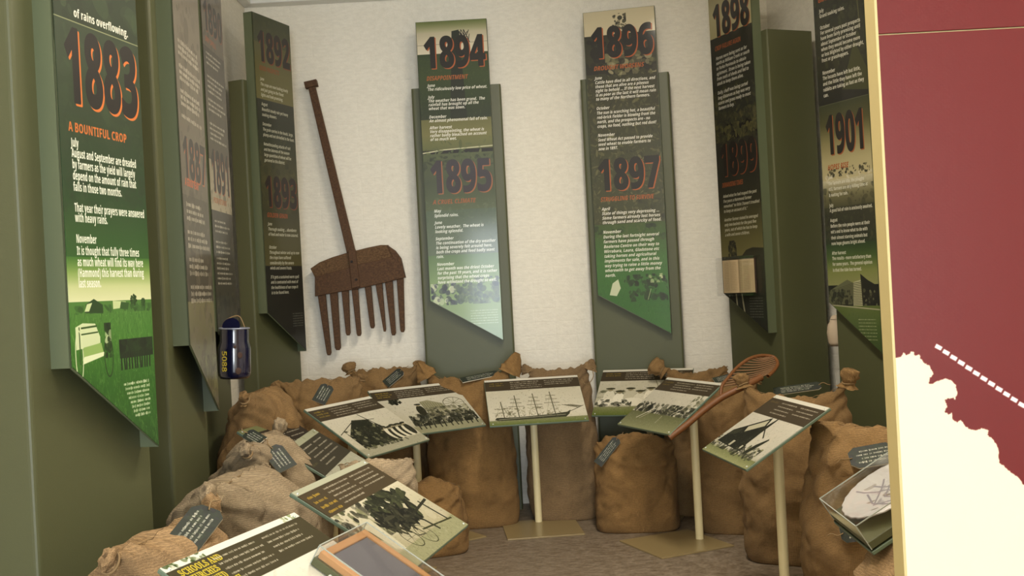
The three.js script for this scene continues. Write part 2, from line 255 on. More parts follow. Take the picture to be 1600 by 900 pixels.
    k.lines([[126, 'June'], [132.5, 'Cattle have died in all directions, and'], [139, 'those that are alive are a piteous'], [145.5, 'sight to behold ... If the next harvest'], [152, 'is as poor as the last it will mean ruin'], [158.5, 'to many of the Northern farmers.'], [173, 'October'], [180, 'The sun is scorching hot, a beautiful'], [187, 'red-brick fielder is blowing from the'], [194, 'north, and the prospects are - no'], [201, 'crops, no feed, nothing but red dust!'], [215, 'November'], [222, 'Seed Wheat Act passed to provide'], [229, 'seed wheat to enable farmers to'], [236, 'sow in 1897.']]);
    k.digits('1897', 250, 298, '#15120f', '#b05a28'); k.title('STRUGGLING TO SURVIVE', 316, .74, '#a85524');
    k.lines([[330, 'April'], [337, 'State of things very depressing ...'], [344, 'Some farmers already lost horses'], [351, 'through sand and scarcity of feed.'], [366, 'November'], [373.5, 'During the last fortnight several'], [381, 'farmers have passed through'], [388.5, 'Booleroo Centre on their way to'], [396, 'Wirrabara, Laura, Gladstone etc'], [403.5, 'taking horses and agricultural'], [411, 'implements for sale, and in this'], [418.5, 'way trying to raise a little money'], [426, 'wherewith to get away from the'], [433.5, 'north.']]);
  },
  1898: (k) => {
    const { g, R, X, Y } = k;
    k.band(-8, 66, '#8c8560', '#aaa27c', '#a39a72'); k.band(64, 200, '#202017', '#24241a', '#20221a'); blobs(g, R, 0, Y(140), k.W, Y(230) - Y(140), 200, 8, 40, ['#4a4828', '#2c2c1a', '#3b3a20'], .6, .7); k.band(225, 330, '#22221a', '#1f1f16', '#2d2b1a'); blobs(g, R, 0, Y(180), k.W, Y(232) - Y(180), 200, 8, 34, ['#504d2a', '#2c2c1a', '#3b3a20', '#1d1d14'], .6, .7);
    k.band(325, 405, '#35321c', '#4b4728', '#5d5832', '#6b653c'); k.band(402, 525, '#2c2c20', '#1e1f18', '#191a14');
    k.digits('1898', 14, 62, '#191511', '#8c4a20'); k.title('CROP FAILURE AGAIN', 84, .62, '#94491f');
    k.lines(flow(98, 7.9, ['Horses were being sent as far', 'north as William Creek or south', 'to Yorke Peninsula to obtain', 'agistment.  Straw is being taken', 'from roofs of sheds and fed to', 'stock to keep them alive.', '', 'Daily, chaff was being carted', 'long distances as hay was very', 'scarce and grass ready to most', 'farmers to buy.']), '#c8c5b8', .06);
    k.digits('1899', 228, 277, '#17130f', '#74391d'); k.title('DEMANDING TIMES', 295, .5, '#8e461e');
    k.lines(flow(311, 7.7, ['Asked what he had reaped the past', 'five years a Hammond farmer', 'remarked "so little I haven\'t troubled', 'to keep an account of it."', '', 'Another farmer stated he averaged', 'only two bushels for the past five', 'years, out of which he has to keep', 'a wife and seven children.']), '#bdb9a4', .056);
    blobs(g, R, X(.18), Y(378), X(.2), Y(402) - Y(378), 60, 8, 18, ['#17170f', '#24231a', '#3c3924'], 1, .9); poly(g, [[X(.48), Y(404)], [X(.6), Y(394)], [X(.75), Y(391)], [X(1), Y(393)], [X(1), Y(404)]], '#2c2a1c');
    for (const [a, b] of [[.3, .34], [.42, .5]]) line(g, [[X(a), Y(440)], [X(b), Y(490)]], 14, '#8f8a70');
    for (let i = 0; i < 8; i++) greek(g, R, X(.62), Y(466 + i * 4), X(.3), 5, '#86867a');
  },
  1901: (k) => {
    const { g, R, X, Y } = k;
    k.band(-5, 167, '#232419', '#2a2b1c', '#26271b', '#1b1b15'); blobs(g, R, 0, 0, k.W, Y(140), 260, 8, 46, ['#33351f', '#1c1d14', '#3e3f24', '#2a2c1a'], .6, .6); line(g, [[X(.86), 0], [X(.9), Y(70)]], 9, '#4d4c30'); poly(g, [[X(.5), Y(150)], [X(.78), Y(82)], [X(1), Y(130)], [X(1), Y(160)]], '#383a1e');
    fitText(g, 'GRASSHOPPERS', X(.1), Y(8), X(.6), 28, '#a5521f', 'italic bold 200px sans-serif', 4);
    k.lines([[24, 'July'], [32, 'Grand soaking rains.'], [50, 'October'], [58, 'For several years past prospects'], [66.5, 'have been fairly promising until'], [75, 'about September or October'], [83.5, 'when they would become more'], [92, 'or less blighted by either drought,'], [100.5, 'frost or grasshoppers.'], [120, 'November'], [128, 'The locusts have left but little,'], [137, 'and the little they have left the'], [146, 'rabbits are taking as fast as they'], [155, 'can.']], '#cbc8ba', .062, 'bold');
    g.fillStyle = '#4c4f38'; g.fillRect(0, Y(167), k.W, 4);
    k.band(168, 285, '#31351f', '#464526', '#7d7650', '#a39a72', '#b0a680'); k.band(284, 330, '#b8b296', '#6b6748', '#3c3c26'); blobs(g, R, X(.1), Y(266), X(.85), Y(280) - Y(266), 60, 6, 20, ['#1f2016', '#2d2d1e'], .6, .95); blobs(g, R, 0, Y(276), k.W, Y(292) - Y(276), 50, 8, 30, ['#c6c0a6', '#aaa386'], .4, .9);
    k.band(326, 390, '#2f301f', '#282a1c', '#23301a'); blobs(g, R, 0, Y(295), k.W, Y(385) - Y(295), 200, 6, 34, ['#1f2016', '#3c3b26', '#2b2c1c', '#4c4830'], .6, .6); k.band(382, 446, '#22371a', '#3f5526', '#767e44', '#848656');
    k.digits('1901', 184, 243, '#17120e', '#8c4a22', .12, .9); fitText(g, 'HOPES RISE', X(.12), Y(268), X(.42), Y(268) - Y(260), '#96481f', 'italic bold 200px sans-serif', 4);
    k.lines([[282, 'June'], [291, 'The farmers are idle, the ploughs'], [300, 'still, farmers are only killing time at'], [309, '& waiting for rain.'], [325, 'July'], [333, 'A good fall of rain is anxiously awaited.'], [348, 'August'], [357, 'Before the rain people were at their'], [366, "wit's end to know what to do with"], [375, 'their almost starving animals but'], [384, 'now hope gleams bright ahead.'], [399, 'After harvest'], [407, 'The results - more satisfactory than'], [416, 'for some years.  The general opinion'], [425, 'is that the tide has turned.']], '#cfcdbd', .06, 'bold');
    poly(g, [[0, Y(456)], [X(.15), Y(449)], [X(.4), Y(438)], [X(.55), Y(445)], [X(.55), Y(476)], [0, Y(476)]], '#5a5c42'); poly(g, [[X(.5), Y(478)], [X(.52), Y(442)], [X(.7), Y(438)], [X(.7), Y(480)]], '#a9a886'); poly(g, [[X(.68), Y(480)], [X(.66), Y(430)], [X(.8), Y(440)], [X(1), Y(450)], [X(1), Y(482)]], '#181a12');
    for (let i = 0; i < 14; i++) { line(g, [[X(.51), Y(444 + i * 2.5)], [X(.7), Y(442 + i * 2.6)]], 3, '#34351f'); line(g, [[X(.05), Y(455 + i * 1.6)], [X(.5), Y(444 + i * 2.4)]], 2, '#3a3b26'); }
    blobs(g, R, 0, Y(452), X(.5), Y(478) - Y(452), 50, 6, 20, ['#15170e', '#1d1f14'], 1, .85); blobs(g, R, X(.7), Y(452), X(.3), Y(482) - Y(452), 30, 6, 16, ['#0f110b', '#6b6b4e'], 1.2, .8);
    k.band(478, 560, '#57652f', '#3d5322', '#2c401a'); grass(g, R, 0, Y(482), k.W, k.H - Y(482), 500, 12, ['#56702f', '#2a3d18'], .6); line(g, [[0, Y(476)], [k.W, Y(484)]], 7, '#9a987a');
    for (let i = 0; i < 7; i++) greek(g, R, X(.58), Y(498 + i * 5), X(.34), 6, '#aeb290');
  },
};
// photographs on the reading boards; w, h of the canvas, the header band lies on top
const SW = 660, SH = 505;
function boardPrint(seed, o, draw) {
  const [c, g] = canvas(SW, SH), R = rng(seed);
  g.fillStyle = o.border ?? '#c9c7b6'; g.fillRect(0, 0, SW, SH);
  const h0 = SH * (o.h0 ?? .06), h1 = SH * (o.h1 ?? .26);
  vgrad(g, 0, h1, SW, SH - h1, [[0, o.sky ?? '#c4bfae'], [.75, o.sky2 ?? '#b9b49f'], [1, o.ground ?? '#77785a']]);
  blobs(g, R, 0, h1, SW, SH * .5, 60, 10, 60, ['#cfcaba', '#b9b4a2', '#c4bfae'], .6, .25);
  draw(g, R); blobs(g, R, 0, h1, SW, SH - h1, 1500, 1.5, 7, ['#20211a', '#8c8971', '#d6d1bf', '#55563f', '#aaa690'], .8, o.grain ?? .2);
  g.fillStyle = o.band ?? '#3f3628'; g.fillRect(o.b0 ?? 0, h0, SW, h1 - h0);
  const ty = o.title ?? '#9c8434';
  if (o.words) o.words.forEach((t, i) => fitText(g, t, SW * .05, h0 + (i + 1) * (h1 - h0) / (o.words.length + .5), SW * .025 * t.length, (h1 - h0) / (o.words.length + 1.6), ty, 'bold 200px serif', 6));
  else for (let i = 0; i < (o.tl ?? 3); i++) greek(g, R, SW * .05, h0 + (i + .7) * (h1 - h0) / 4.6, SW * (.13 + .05 * R()), SH * .028, ty);
  const rows = o.rows ?? 4; for (let i = 0; i < rows; i++) { greek(g, R, SW * .27, h0 + (i + .7) * (h1 - h0) / (rows + 1), SW * (.27 + .06 * R()), SH * .017, '#b9b2a0'); if (i < rows - 1) greek(g, R, SW * .63, h0 + (i + .7) * (h1 - h0) / (rows + 1), SW * (.24 + .08 * R()), SH * .017, '#b9b2a0'); }
  return canvasTexture(c);
}
const DK = ['#1c1d15', '#2a2b1e', '#38382a', '#15160f'], MID = ['#5c5d46', '#74745a', '#8a886c'], LT = ['#d3cdb8', '#e2dcc8', '#bcb69f'];
function figure(g, x, y, h, body, hat) { g.fillStyle = body; g.beginPath(); g.ellipse(x, y + h * .55, h * .24, h * .42, 0, 0, 7); g.fill(); g.fillStyle = '#8d8468'; g.beginPath(); g.arc(x, y + h * .1, h * .1, 0, 7); g.fill(); g.fillStyle = hat; g.beginPath(); g.ellipse(x, y + h * .03, h * .2, h * .06, 0, 0, 7); g.fill(); }
const PICS = {
  schools: boardPrint(101, { grain: .05, border: '#dcdcd0', h0: .05, h1: .32, band: '#3d3722', title: '#c3b033', words: ['SCHOOLS AND', 'CHURCHES', 'FOLLOWED', 'THE PLOUGH'], rows: 5, sky: '#d8d5c8', sky2: '#d2cfc0', ground: '#4d5c2a' }, (g, R) => {
    blobs(g, R, 0, 0, SW * .26, SH * .06, 40, 6, 18, ['#33441f', '#46572a', '#dcdcd0'], .7, .9); blobs(g, R, SW * .86, 0, SW * .1, SH * .06, 12, 6, 14, ['#5b6c3c', '#7c8a58'], .7, .9);
    blobs(g, R, 0, SH * .33, SW * .4, SH * .5, 240, 8, 34, ['#2d3a1a', '#46572a', '#68793c', '#9aa56c'], .8, .85); blobs(g, R, SW * .78, SH * .62, SW * .22, SH * .3, 90, 8, 26, ['#3d5220', '#5d7230', '#82934c'], .8, .9);
    poly(g, [[SW * .45, SH * .7], [SW * .5, SH * .6], [SW * .72, SH * .58], [SW * .76, SH * .68], [SW * .76, SH * .8], [SW * .45, SH * .82]], '#c9c5b4'); g.fillStyle = '#4b4a3a'; g.fillRect(SW * .56, SH * .68, 30, 30); g.fillRect(SW * .66, SH * .67, 26, 28);
    grass(g, R, 0, SH * .8, SW, SH * .2, 500, 16, ['#4c6328', '#6d8040', '#33451c'], .8);
  }),
  bicycle: boardPrint(102, { border: '#a9ab96', h0: .055, h1: .33, band: '#443a28', title: '#b39332', tl: 4, rows: 5, sky: '#c3bda6', sky2: '#a09a7e', ground: '#7b7c58' }, (g, R) => {
    blobs(g, R, 0, SH * .3, SW * .5, SH * .4, 130, 8, 30, [...DK, '#4c5034', '#7a7c58'], .8, .85); tree(g, R, SW * .62, SH * .5, SW * .55, SH * .36, ['#24271a', '#2f3322', '#3c4029', '#1c1f14']); tree(g, R, SW * .5, SH * .62, SW * .5, SH * .2, DK);
    poly(g, [[SW * .12, SH * .5], [SW * .2, SH * .44], [SW * .26, SH * .5], [SW * .2, SH * .86], [SW * .12, SH * .8]], '#bdb9a2');
    g.fillStyle = '#8d8d6c'; g.fillRect(0, SH * .84, SW, SH * .16); grass(g, R, 0, SH * .8, SW, SH * .2, 700, 12, ['#62663f', '#a2a27e', '#4a4f2c'], .7);
    line(g, [[SW * .5, SH * .68], [SW * .98, SH * .6]], 12, '#26271c'); line(g, [[SW * .66, SH * .6], [SW * .7, SH * .88]], 14, '#26271c'); line(g, [[SW * .88, SH * .58], [SW * .9, SH * .86]], 12, '#26271c'); line(g, [[SW * .55, SH * .8], [SW * .95, SH * .86]], 8, '#33351f');
    for (const [x, y] of [[.36, .8], [.52, .84]]) { g.strokeStyle = '#33331f'; g.lineWidth = 4; g.beginPath(); g.ellipse(SW * x, SH * y, 46, 52, 0, 0, 7); g.stroke(); for (let i = 0; i < 8; i++) line(g, [[SW * x, SH * y], [SW * x + 44 * Math.cos(i * .785), SH * y + 50 * Math.sin(i * .785)]], 1.5, '#55543c'); }
    line(g, [[SW * .36, SH * .8], [SW * .42, SH * .68], [SW * .5, SH * .7], [SW * .52, SH * .84], [SW * .44, SH * .82], [SW * .42, SH * .68]], 5, '#2b2b1c'); line(g, [[SW * .48, SH * .64], [SW * .54, SH * .66]], 6, '#2b2b1c');
  }),
  plain: boardPrint(103, { border: '#9a9c84', h0: .07, h1: .42, band: '#39352a', title: '#5a5638', tl: 3, rows: 5, sky: '#a5a593', sky2: '#a0a18d', ground: '#8f917b' }, (g, R) => { line(g, [[SW * .4, SH * .8], [SW * .6, SH * .7], [SW * .8, SH * .74]], 4, '#7b7c66'); blobs(g, R, 0, 0, SW, SH * .06, 20, 6, 20, ['#6c7050', '#878a6c'], .6, .6); }),
  orchard: boardPrint(104, { border: '#6b6e4a', h0: .1, h1: .5, band: '#332c24', title: '#5a5138', tl: 0, rows: 5, sky: '#6f7152', sky2: '#6a6c4a', ground: '#5d6040' }, (g, R) => { blobs(g, R, 0, SH * .5, SW, SH * .5, 160, 8, 36, ['#4a4e30', '#767a55', '#31341f', '#8b8d6a'], .7, .8); }),
  cottage: boardPrint(105, { border: '#cfcbbd', h0: .055, h1: .27, title: '#8e7a30' }, (g, R) => {
    g.fillStyle = '#9d9a84'; g.fillRect(0, SH * .86, SW, SH * .14); poly(g, [[SW * .1, SH * .62], [SW * .36, SH * .36], [SW * .56, SH * .4], [SW * .62, SH * .86], [SW * .1, SH * .86]], '#23251a'); blobs(g, R, SW * .1, SH * .5, SW * .56, SH * .4, 160, 8, 28, [...DK, '#55573c', '#8c8a6c'], .8, .85);
    line(g, [[SW * .02, SH * .56], [SW * .36, SH * .38], [SW * .66, SH * .42]], 5, '#3a392a'); line(g, [[SW * .52, SH * .28], [SW * .74, SH * .9]], 9, '#24241a');
    for (let i = 0; i < 9; i++) figure(g, SW * (.58 + i * .045), SH * (.58 + .03 * R()), SH * .26, i % 2 ? '#cfc9b2' : '#2a2a1e', '#2a2a1e'); grass(g, R, 0, SH * .84, SW, SH * .16, 300, 10, ['#6c6e4c', '#b7b49a'], .6);
  }),
  wagons: boardPrint(106, { border: '#cfcbbd', h0: .055, h1: .25, title: '#8e7a30' }, (g, R) => {
    tree(g, R, SW * .2, SH * .3, 90, 60, DK); g.fillStyle = '#8f8d70'; g.fillRect(0, SH * .86, SW, SH * .14); poly(g, [[SW * .48, SH * .7], [SW * .46, SH * .36], [SW * .56, SH * .34], [SW * .7, SH * .44], [SW * .72, SH * .7]], '#8d896c');
    for (let i = 0; i < 9; i++) line(g, [[SW * (.47 + i * .026), SH * .36 + i * 4], [SW * (.48 + i * .026), SH * .66]], 3, '#5a5942'); g.strokeStyle = '#4d4c36'; g.lineWidth = 5; g.beginPath(); g.ellipse(SW * .83, SH * .46, 78, 62, 0, 0, 7); g.stroke(); for (let i = 0; i < 10; i++) line(g, [[SW * .83, SH * .46], [SW * .83 + 76 * Math.cos(i * .628), SH * .46 + 60 * Math.sin(i * .628)]], 3, '#5d5c44');
    blobs(g, R, SW * .24, SH * .6, SW * .74, SH * .26, 260, 10, 34, [...DK, ...DK, '#77755a', '#b3ae94'], .8, .9); blobs(g, R, SW * .48, SH * .5, SW * .48, SH * .2, 120, 8, 26, ['#4c4b36', '#74725a', '#a29d84', '#2a2a1e'], .8, .8); figure(g, SW * .42, SH * .4, SH * .26, '#2c2b1e', '#24241a');
    for (let i = 0; i < 12; i++) line(g, [[SW * (.28 + i * .06), SH * .78], [SW * (.28 + i * .06 + (R() - .5) * .03), SH * .92]], 9, '#24241a');
  }),
  ship: boardPrint(107, { border: '#cfcabd', h0: .05, h1: .26, title: '#7d6a2c', tl: 2, rows: 4, sky: '#bdb7a2', sky2: '#c9c3b0', ground: '#b5b098' }, (g, R) => {
    vgrad(g, 0, SH * .9, SW, SH * .1, [[0, '#7b7d58'], [1, '#5e6a34']]); poly(g, [[SW * .06, SH * .88], [SW * .08, SH * .84], [SW * .3, SH * .85], [SW * .6, SH * .83], [SW * .8, SH * .8], [SW * .84, SH * .76], [SW * .82, SH * .84], [SW * .78, SH * .9], [SW * .1, SH * .91]], '#3a3a2b'); line(g, [[SW * .1, SH * .88], [SW * .78, SH * .85]], 4, '#a8a48e');
    line(g, [[SW * .82, SH * .8], [SW * .98, SH * .68]], 5, '#45432f'); const yard = (x, y, l) => line(g, [[SW * (x - l), SH * y], [SW * (x + l), SH * (y + .008)]], 5, '#57543e');
    for (const [x, t] of [[.14, .5], [.29, .38], [.48, .36], [.66, .34]]) { line(g, [[SW * x, SH * t], [SW * (x + .02), SH * .86]], 6, '#4a4733'); if (x > .2) for (const [q, l] of [[.08, .05], [.16, .06], [.24, .08]]) yard(x + .005, t + q, l); else for (const q of [.16, .24]) yard(x, t + q, .035);
      for (const s of [-1, 1]) line(g, [[SW * x, SH * (t + .05)], [SW * (x + s * .07), SH * .84]], 1.5, '#77735a'); blobs(g, R, SW * (x - .07), SH * .64, SW * .16, SH * .2, 30, 6, 24, ['#55523c', '#6f6b54', '#8a866c'], .35, .75); }
    for (let i = 0; i < 4; i++) line(g, [[SW * (.76 + i * .03), SH * (.64 + i * .005)], [SW * (.92 + i * .015), SH * (.72 - i * .01)]], 5, '#55523e'); line(g, [[SW * .05, SH * .9], [SW * .8, SH * .93]], 2, '#6b6850');
  }),
  cricketers: boardPrint(108, { border: '#cdc9ba', h0: .05, h1: .26, title: '#7d6a2c', tl: 2, rows: 4, sky: '#bdb7a2', sky2: '#b0ab94', ground: '#a09c80' }, (g, R) => {
    vgrad(g, 0, SH * .82, SW, SH * .18, [[0, '#7d7e58'], [1, '#566328']]); grass(g, R, 0, SH * .8, SW, SH * .2, 300, 14, ['#4c5828', '#8b8e60'], .7); for (let i = 0; i < 4; i++) line(g, [[SW * (.6 + i * .1), SH * .2], [SW * (.68 + i * .07), SH * .5]], 7, '#8c8870');
    blobs(g, R, 0, SH * .46, SW, SH * .18, 90, 10, 30, ['#6a6a50', '#88866a', '#4c4d38'], .7, .7);
    for (let i = 0; i < 8; i++) figure(g, SW * (.14 + i * .11), SH * (.42 + .06 * (i % 2)), SH * .34, LT[i % 3], '#3a3826'); for (const [x, w] of [[.12, 60], [.4, 80], [.62, 70], [.85, 60]]) { g.fillStyle = '#dcd6c2'; g.beginPath(); g.ellipse(SW * x, SH * .72, w, 44, 0, 0, 7); g.fill(); } blobs(g, R, 0, SH * .66, SW * .4, SH * .16, 30, 10, 30, DK, .8, .9);
  }),
  paddock: boardPrint(109, { border: '#c4c0b2', h0: .05, h1: .27, title: '#6d5c2a', tl: 2, rows: 4, sky: '#bdb8a8', sky2: '#b5b09e', ground: '#7b7c58' }, (g, R) => {
    blobs(g, R, 0, SH * .5, SW, SH * .22, 240, 8, 34, [...DK, '#4d4f38'], .7, .9); vgrad(g, 0, SH * .7, SW, SH * .3, [[0, '#5e6040'], [1, '#858762']]); blobs(g, R, SW * .82, SH * .26, SW * .18, SH * .26, 50, 8, 26, ['#4a4b36', '#8b8870', '#c9c4b0'], .7, .8);
    blobs(g, R, SW * .3, SH * .6, SW * .5, SH * .1, 30, 4, 10, ['#a5a186', '#d0cab4'], .6, .9); line(g, [[SW * .2, SH * .82], [SW * .34, SH * .62]], 6, '#d8d3c0'); line(g, [[SW * .26, SH * .82], [SW * .38, SH * .64]], 4, '#c9c4ae'); line(g, [[SW * .6, SH * .72], [SW * .6, SH * .86]], 3, '#c9c4ae');
  }),
  church: boardPrint(110, { border: '#c9c6b8', h0: .055, h1: .32, title: '#5d5030', tl: 1, rows: 4, sky: '#b9b4a6', sky2: '#aeaa9a', ground: '#7a7b5c' }, (g, R) => {
    vgrad(g, 0, SH * .88, SW, SH * .12, [[0, '#6c7048'], [1, '#8a8c62']]); blobs(g, R, 0, SH * .72, SW * .9, SH * .18, 200, 6, 26, [...DK, '#6a6c48', '#a39f84'], .7, .9);
    const q = (a) => a.map(([x, y]) => [SW * x, SH * y]);
    poly(g, q([[.05, .82], [.08, .62], [.26, .47], [.44, .32], [.5, .46], [.5, .84]]), '#1d1e16'); poly(g, q([[.43, .36], [.47, .45], [.28, .6], [.24, .52]]), '#a8a48c'); poly(g, q([[.06, .7], [.1, .62], [.22, .56], [.2, .66]]), '#2f3024');
    poly(g, q([[.45, .84], [.47, .56], [.53, .28], [.545, .28], [.55, .58], [.6, .84]]), '#22231a'); line(g, q([[.53, .48], [.68, .6]]), 8, '#2b2b20'); line(g, q([[.5, .72], [.66, .82]]), 7, '#2b2b20'); poly(g, q([[.55, .54], [.66, .62], [.64, .78], [.56, .74]]), '#b5b1a0'); g.fillStyle = '#a8a48e'; g.fillRect(SW * .3, SH * .74, 28, 40); g.fillRect(SW * .52, SH * .76, 20, 30);
    poly(g, q([[.66, .84], [.7, .7], [.78, .58], [.8, .6], [.76, .74], [.72, .86]]), '#23251a'); blobs(g, R, SW * .5, SH * .8, SW * .34, SH * .12, 40, 6, 18, DK, .7, .9);
  }),
  homestead: boardPrint(111, { border: '#4c4f3c', h0: .05, h1: .3, band: '#2f2a20', title: '#5d5030', tl: 2, sky: '#44463a', sky2: '#34392a', ground: '#2a3320' }, (g, R) => { blobs(g, R, 0, SH * .3, SW, SH * .7, 200, 10, 44, ['#1c2216', '#2b3420', '#40472e', '#5d6048'], .7, .8); }),
};
function tagTexture(seed) {
  const [c, g] = canvas(256, 128), R = rng(seed); g.fillStyle = '#232a22'; g.fillRect(0, 0, 256, 128); blobs(g, R, 0, 0, 256, 128, 60, 6, 30, ['#2c3526', '#1a1c1c', '#39432e', '#2b2a33'], .7, .6);
  for (let i = 0; i < 4; i++) greek(g, R, 40, 26 + i * 22, 150 + 30 * R(), 11, '#c6c3b4'); return canvasTexture(c);
}
const TAGS = [201, 202, 203].map(s => std({ map: tagTexture(s), roughness: .6 }));
// ---------------------------------------------------------------- the room
const BACK = -6.32, LEFT = -1.52, FRONT = 6.0, CEIL = 3.3;
struct('floor', metreBox(6.4, .2, 12.8, .4, -.1, -.2), M.floor);
struct('wall_back', metreBox(3.4, CEIL + .1, .2, .1, CEIL / 2, BACK - .1), M.wall);
struct('wall_left', metreBox(.2, CEIL + .1, 12.5, LEFT - .1, CEIL / 2, -.15), M.wall);
{ // the right wall runs at a slant from the back corner, then straight
  const a = V(1.62, 0, BACK), b = V(2.42, 0, -3.9), L = a.distanceTo(b), g = metreBox(L + .2, CEIL + .1, .2, L / 2, CEIL / 2, -.1);
  g.rotateY(-Math.atan2(b.z - a.z, b.x - a.x)); g.translate(a.x, 0, a.z);
  struct('wall_right_slanted', g, M.wall);
  struct('wall_right', metreBox(.2, CEIL + .1, 10.1, 2.52, CEIL / 2, 1.1), M.wall);
}
struct('wall_front', [metreBox(.42, CEIL + .1, .2, -1.42, CEIL / 2, FRONT + .1), metreBox(.82, CEIL + .1, .2, 2.22, CEIL / 2, FRONT + .1), metreBox(3.04, .9, .2, .3, 2.9, FRONT + .1)], M.wall);
struct('ceiling', metreBox(6.4, .2, 12.8, .4, CEIL + .1, -.2), M.ceiling);
struct('ground', metreBox(14, .2, 8, 0, -.12, 10.2), M.ground);
struct('trim_1', box(3.2, .235, .09, .1, 3.185, BACK + .045, .006), M.white);
struct('trim_2', box(.06, .235, 5, LEFT + .03, 3.185, -3.8, .006), M.white);
LAMPS.forEach(([x, z], i) => { const o = thing('ceiling_lamp', ['white ceiling lamp fitting above the display of sacks', 'added white fill lamp near the red board, brightening the left stands'][i], 'lamp', [x, CEIL, z]);
  part('housing', box(.26, .07, 1.26, 0, -.036, 0, .01), M.white, o); part('diffuser', box(.2, .012, 1.2, 0, -.078, 0, .004), std({ color: 0xffffff, emissive: new THREE.Color(1, .90, .74), emissiveIntensity: 1.2, roughness: .6 }), o); });

// ---------------------------------------------------------------- timeline pillars
/* p: X,Z of the banner's middle, its turn, top and lower corners (metres), fitted to the photograph at banner width wd; k scales about the eye point. */
function pillar(year, p, k, post, top, bottom, label) {
  const [x, z, phi, yt, yl, yr, wd] = p, S = (y) => EYE + (y - EYE) * k, w = wd * k, t = .055;
  const yT = S(yt), yL = S(yl), yR = S(yr);
  const o = thing('banner_stand', label, 'banner stand', [x * k, 0, z * k], phi, 'timeline banner stands');
  // rounded post
  const pw = w + post.near + post.far, x0 = -w / 2 - (post.left ? post.near : post.far), r = .014, D = post.depth;
  const s = new THREE.Shape(); s.moveTo(x0 + r, -D); s.lineTo(x0 + pw - r, -D); s.quadraticCurveTo(x0 + pw, -D, x0 + pw, -D + r); s.lineTo(x0 + pw, -r); s.quadraticCurveTo(x0 + pw, 0, x0 + pw - r, 0); s.lineTo(x0 + r, 0); s.quadraticCurveTo(x0, 0, x0, -r); s.lineTo(x0, -D + r); s.quadraticCurveTo(x0, -D, x0 + r, -D);
  const pg = new THREE.ExtrudeGeometry(s, { depth: post.top, bevelEnabled: false, curveSegments: 4 }); pg.rotateX(-Math.PI / 2); // shape y becomes -z
  pg.scale(1, 1, -1); { const ix = pg.attributes.position.array; const nn = pg.attributes.normal.array; const uv = pg.attributes.uv.array; for (let i = 0; i < ix.length; i += 9) { for (let q = 0; q < 3; q++) { [ix[i + 3 + q], ix[i + 6 + q]] = [ix[i + 6 + q], ix[i + 3 + q]]; [nn[i + 3 + q], nn[i + 6 + q]] = [nn[i + 6 + q], nn[i + 3 + q]]; } const j = i / 3 * 2; for (let q = 0; q < 2; q++) [uv[j + 2 + q], uv[j + 4 + q]] = [uv[j + 4 + q], uv[j + 2 + q]]; } }
  pg.translate(0, 0, -t); part('post', pg, M.green, o);
  // banner: folded sheet, face and two side flanges, the lower edge cut on a slant
  const th = .004;
  const face = extrude([[-w / 2, yL], [w / 2, yR], [w / 2, yT], [-w / 2, yT]], th); face.translate(0, 0, -th);
  const fl = (sx, y0) => box(th, yT - y0, t, sx * (w / 2 - th / 2), (yT + y0) / 2, -t / 2);
  const ch = part('banner_channel', [face, fl(-1, yL), fl(1, yR), box(w, th, t, 0, yT - th / 2, -t / 2)], M.greenEdge, o);
  const g = new THREE.ExtrudeGeometry(new THREE.Shape([[-w / 2 + .003, yL + .003], [w / 2 - .003, yR + .004], [w / 2 - .003, yT - .002], [-w / 2 + .003, yT - .002]].map(q => new THREE.Vector2(...q))), { depth: .0016, bevelEnabled: false });
  const P = g.attributes.position, U = g.attributes.uv; for (let i = 0; i < P.count; i++) U.setXY(i, (P.getX(i) + w / 2) / w, (P.getY(i) - yR) / (yT - yR)); g.translate(0, 0, .0004);
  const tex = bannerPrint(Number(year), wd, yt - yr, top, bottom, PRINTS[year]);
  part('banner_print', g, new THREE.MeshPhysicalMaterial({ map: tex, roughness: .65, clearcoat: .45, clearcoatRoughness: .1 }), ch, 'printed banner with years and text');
  o.userData.w = undefined; delete o.userData.w;
  return { o, w, t, yT, yL, yR };
}
const side = (left, near, far, depth, top) => ({ left, near, far, depth, top });
pillar('1883', [-1.212, -3.18, 1.358, 3.0, 1.139, .849, .432], .865, side(true, .085, .05, .34, 2.6), -452, 735, 'green banner stand with the 1883 bountiful crop banner and white text');
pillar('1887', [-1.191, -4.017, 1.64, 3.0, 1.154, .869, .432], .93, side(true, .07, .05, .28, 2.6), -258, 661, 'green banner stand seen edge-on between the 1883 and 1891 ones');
pillar('1891', [-1.488, -5.466, 1.598, 3.0, 1.161, .915, .432], .85, side(true, .05, .05, .18, 2.5), -53, 598, 'green banner stand with the 1891 banner and a blue canister hung on it');
pillar('1892', [-1.327, -6.15, 1.21, 2.95, 1.23, .986, .388], .95, side(true, .035, .03, .1, 2.5), 17, 556, 'dark green corner banner stand with the 1892 and 1893 banner');
pillar('1894', [-.284, -6.361, -.02, 2.939, 1.247, .987, .432], .96, side(true, .052, .06, .12, 2.5), 35, 537, 'green banner stand beside the wooden fork, its lower print pale with painted reflection haze');
pillar('1896', [.727, -6.313, -.208, 2.94, 1.229, .977, .432], .96, side(true, .045, .058, .13, 2.5), 20, 526, 'green banner stand with rocky mottled 1896 print ending in green grass');
const p98 = pillar('1898', [1.349, -6.112, -1.193, 3.0, 1.201, .97, .432], .96, side(false, .05, .04, .3, 2.62), -8, 518, 'dark green banner stand with the 1898 and 1899 banner and an open book');
pillar('1901', [2.044, -6.3, -1.148, 3.0, 1.107, .803, .432], .82, side(false, .06, .02, .19, 2.6), -5, 549, 'dark green banner stand with the 1901 banner beside the red map board');

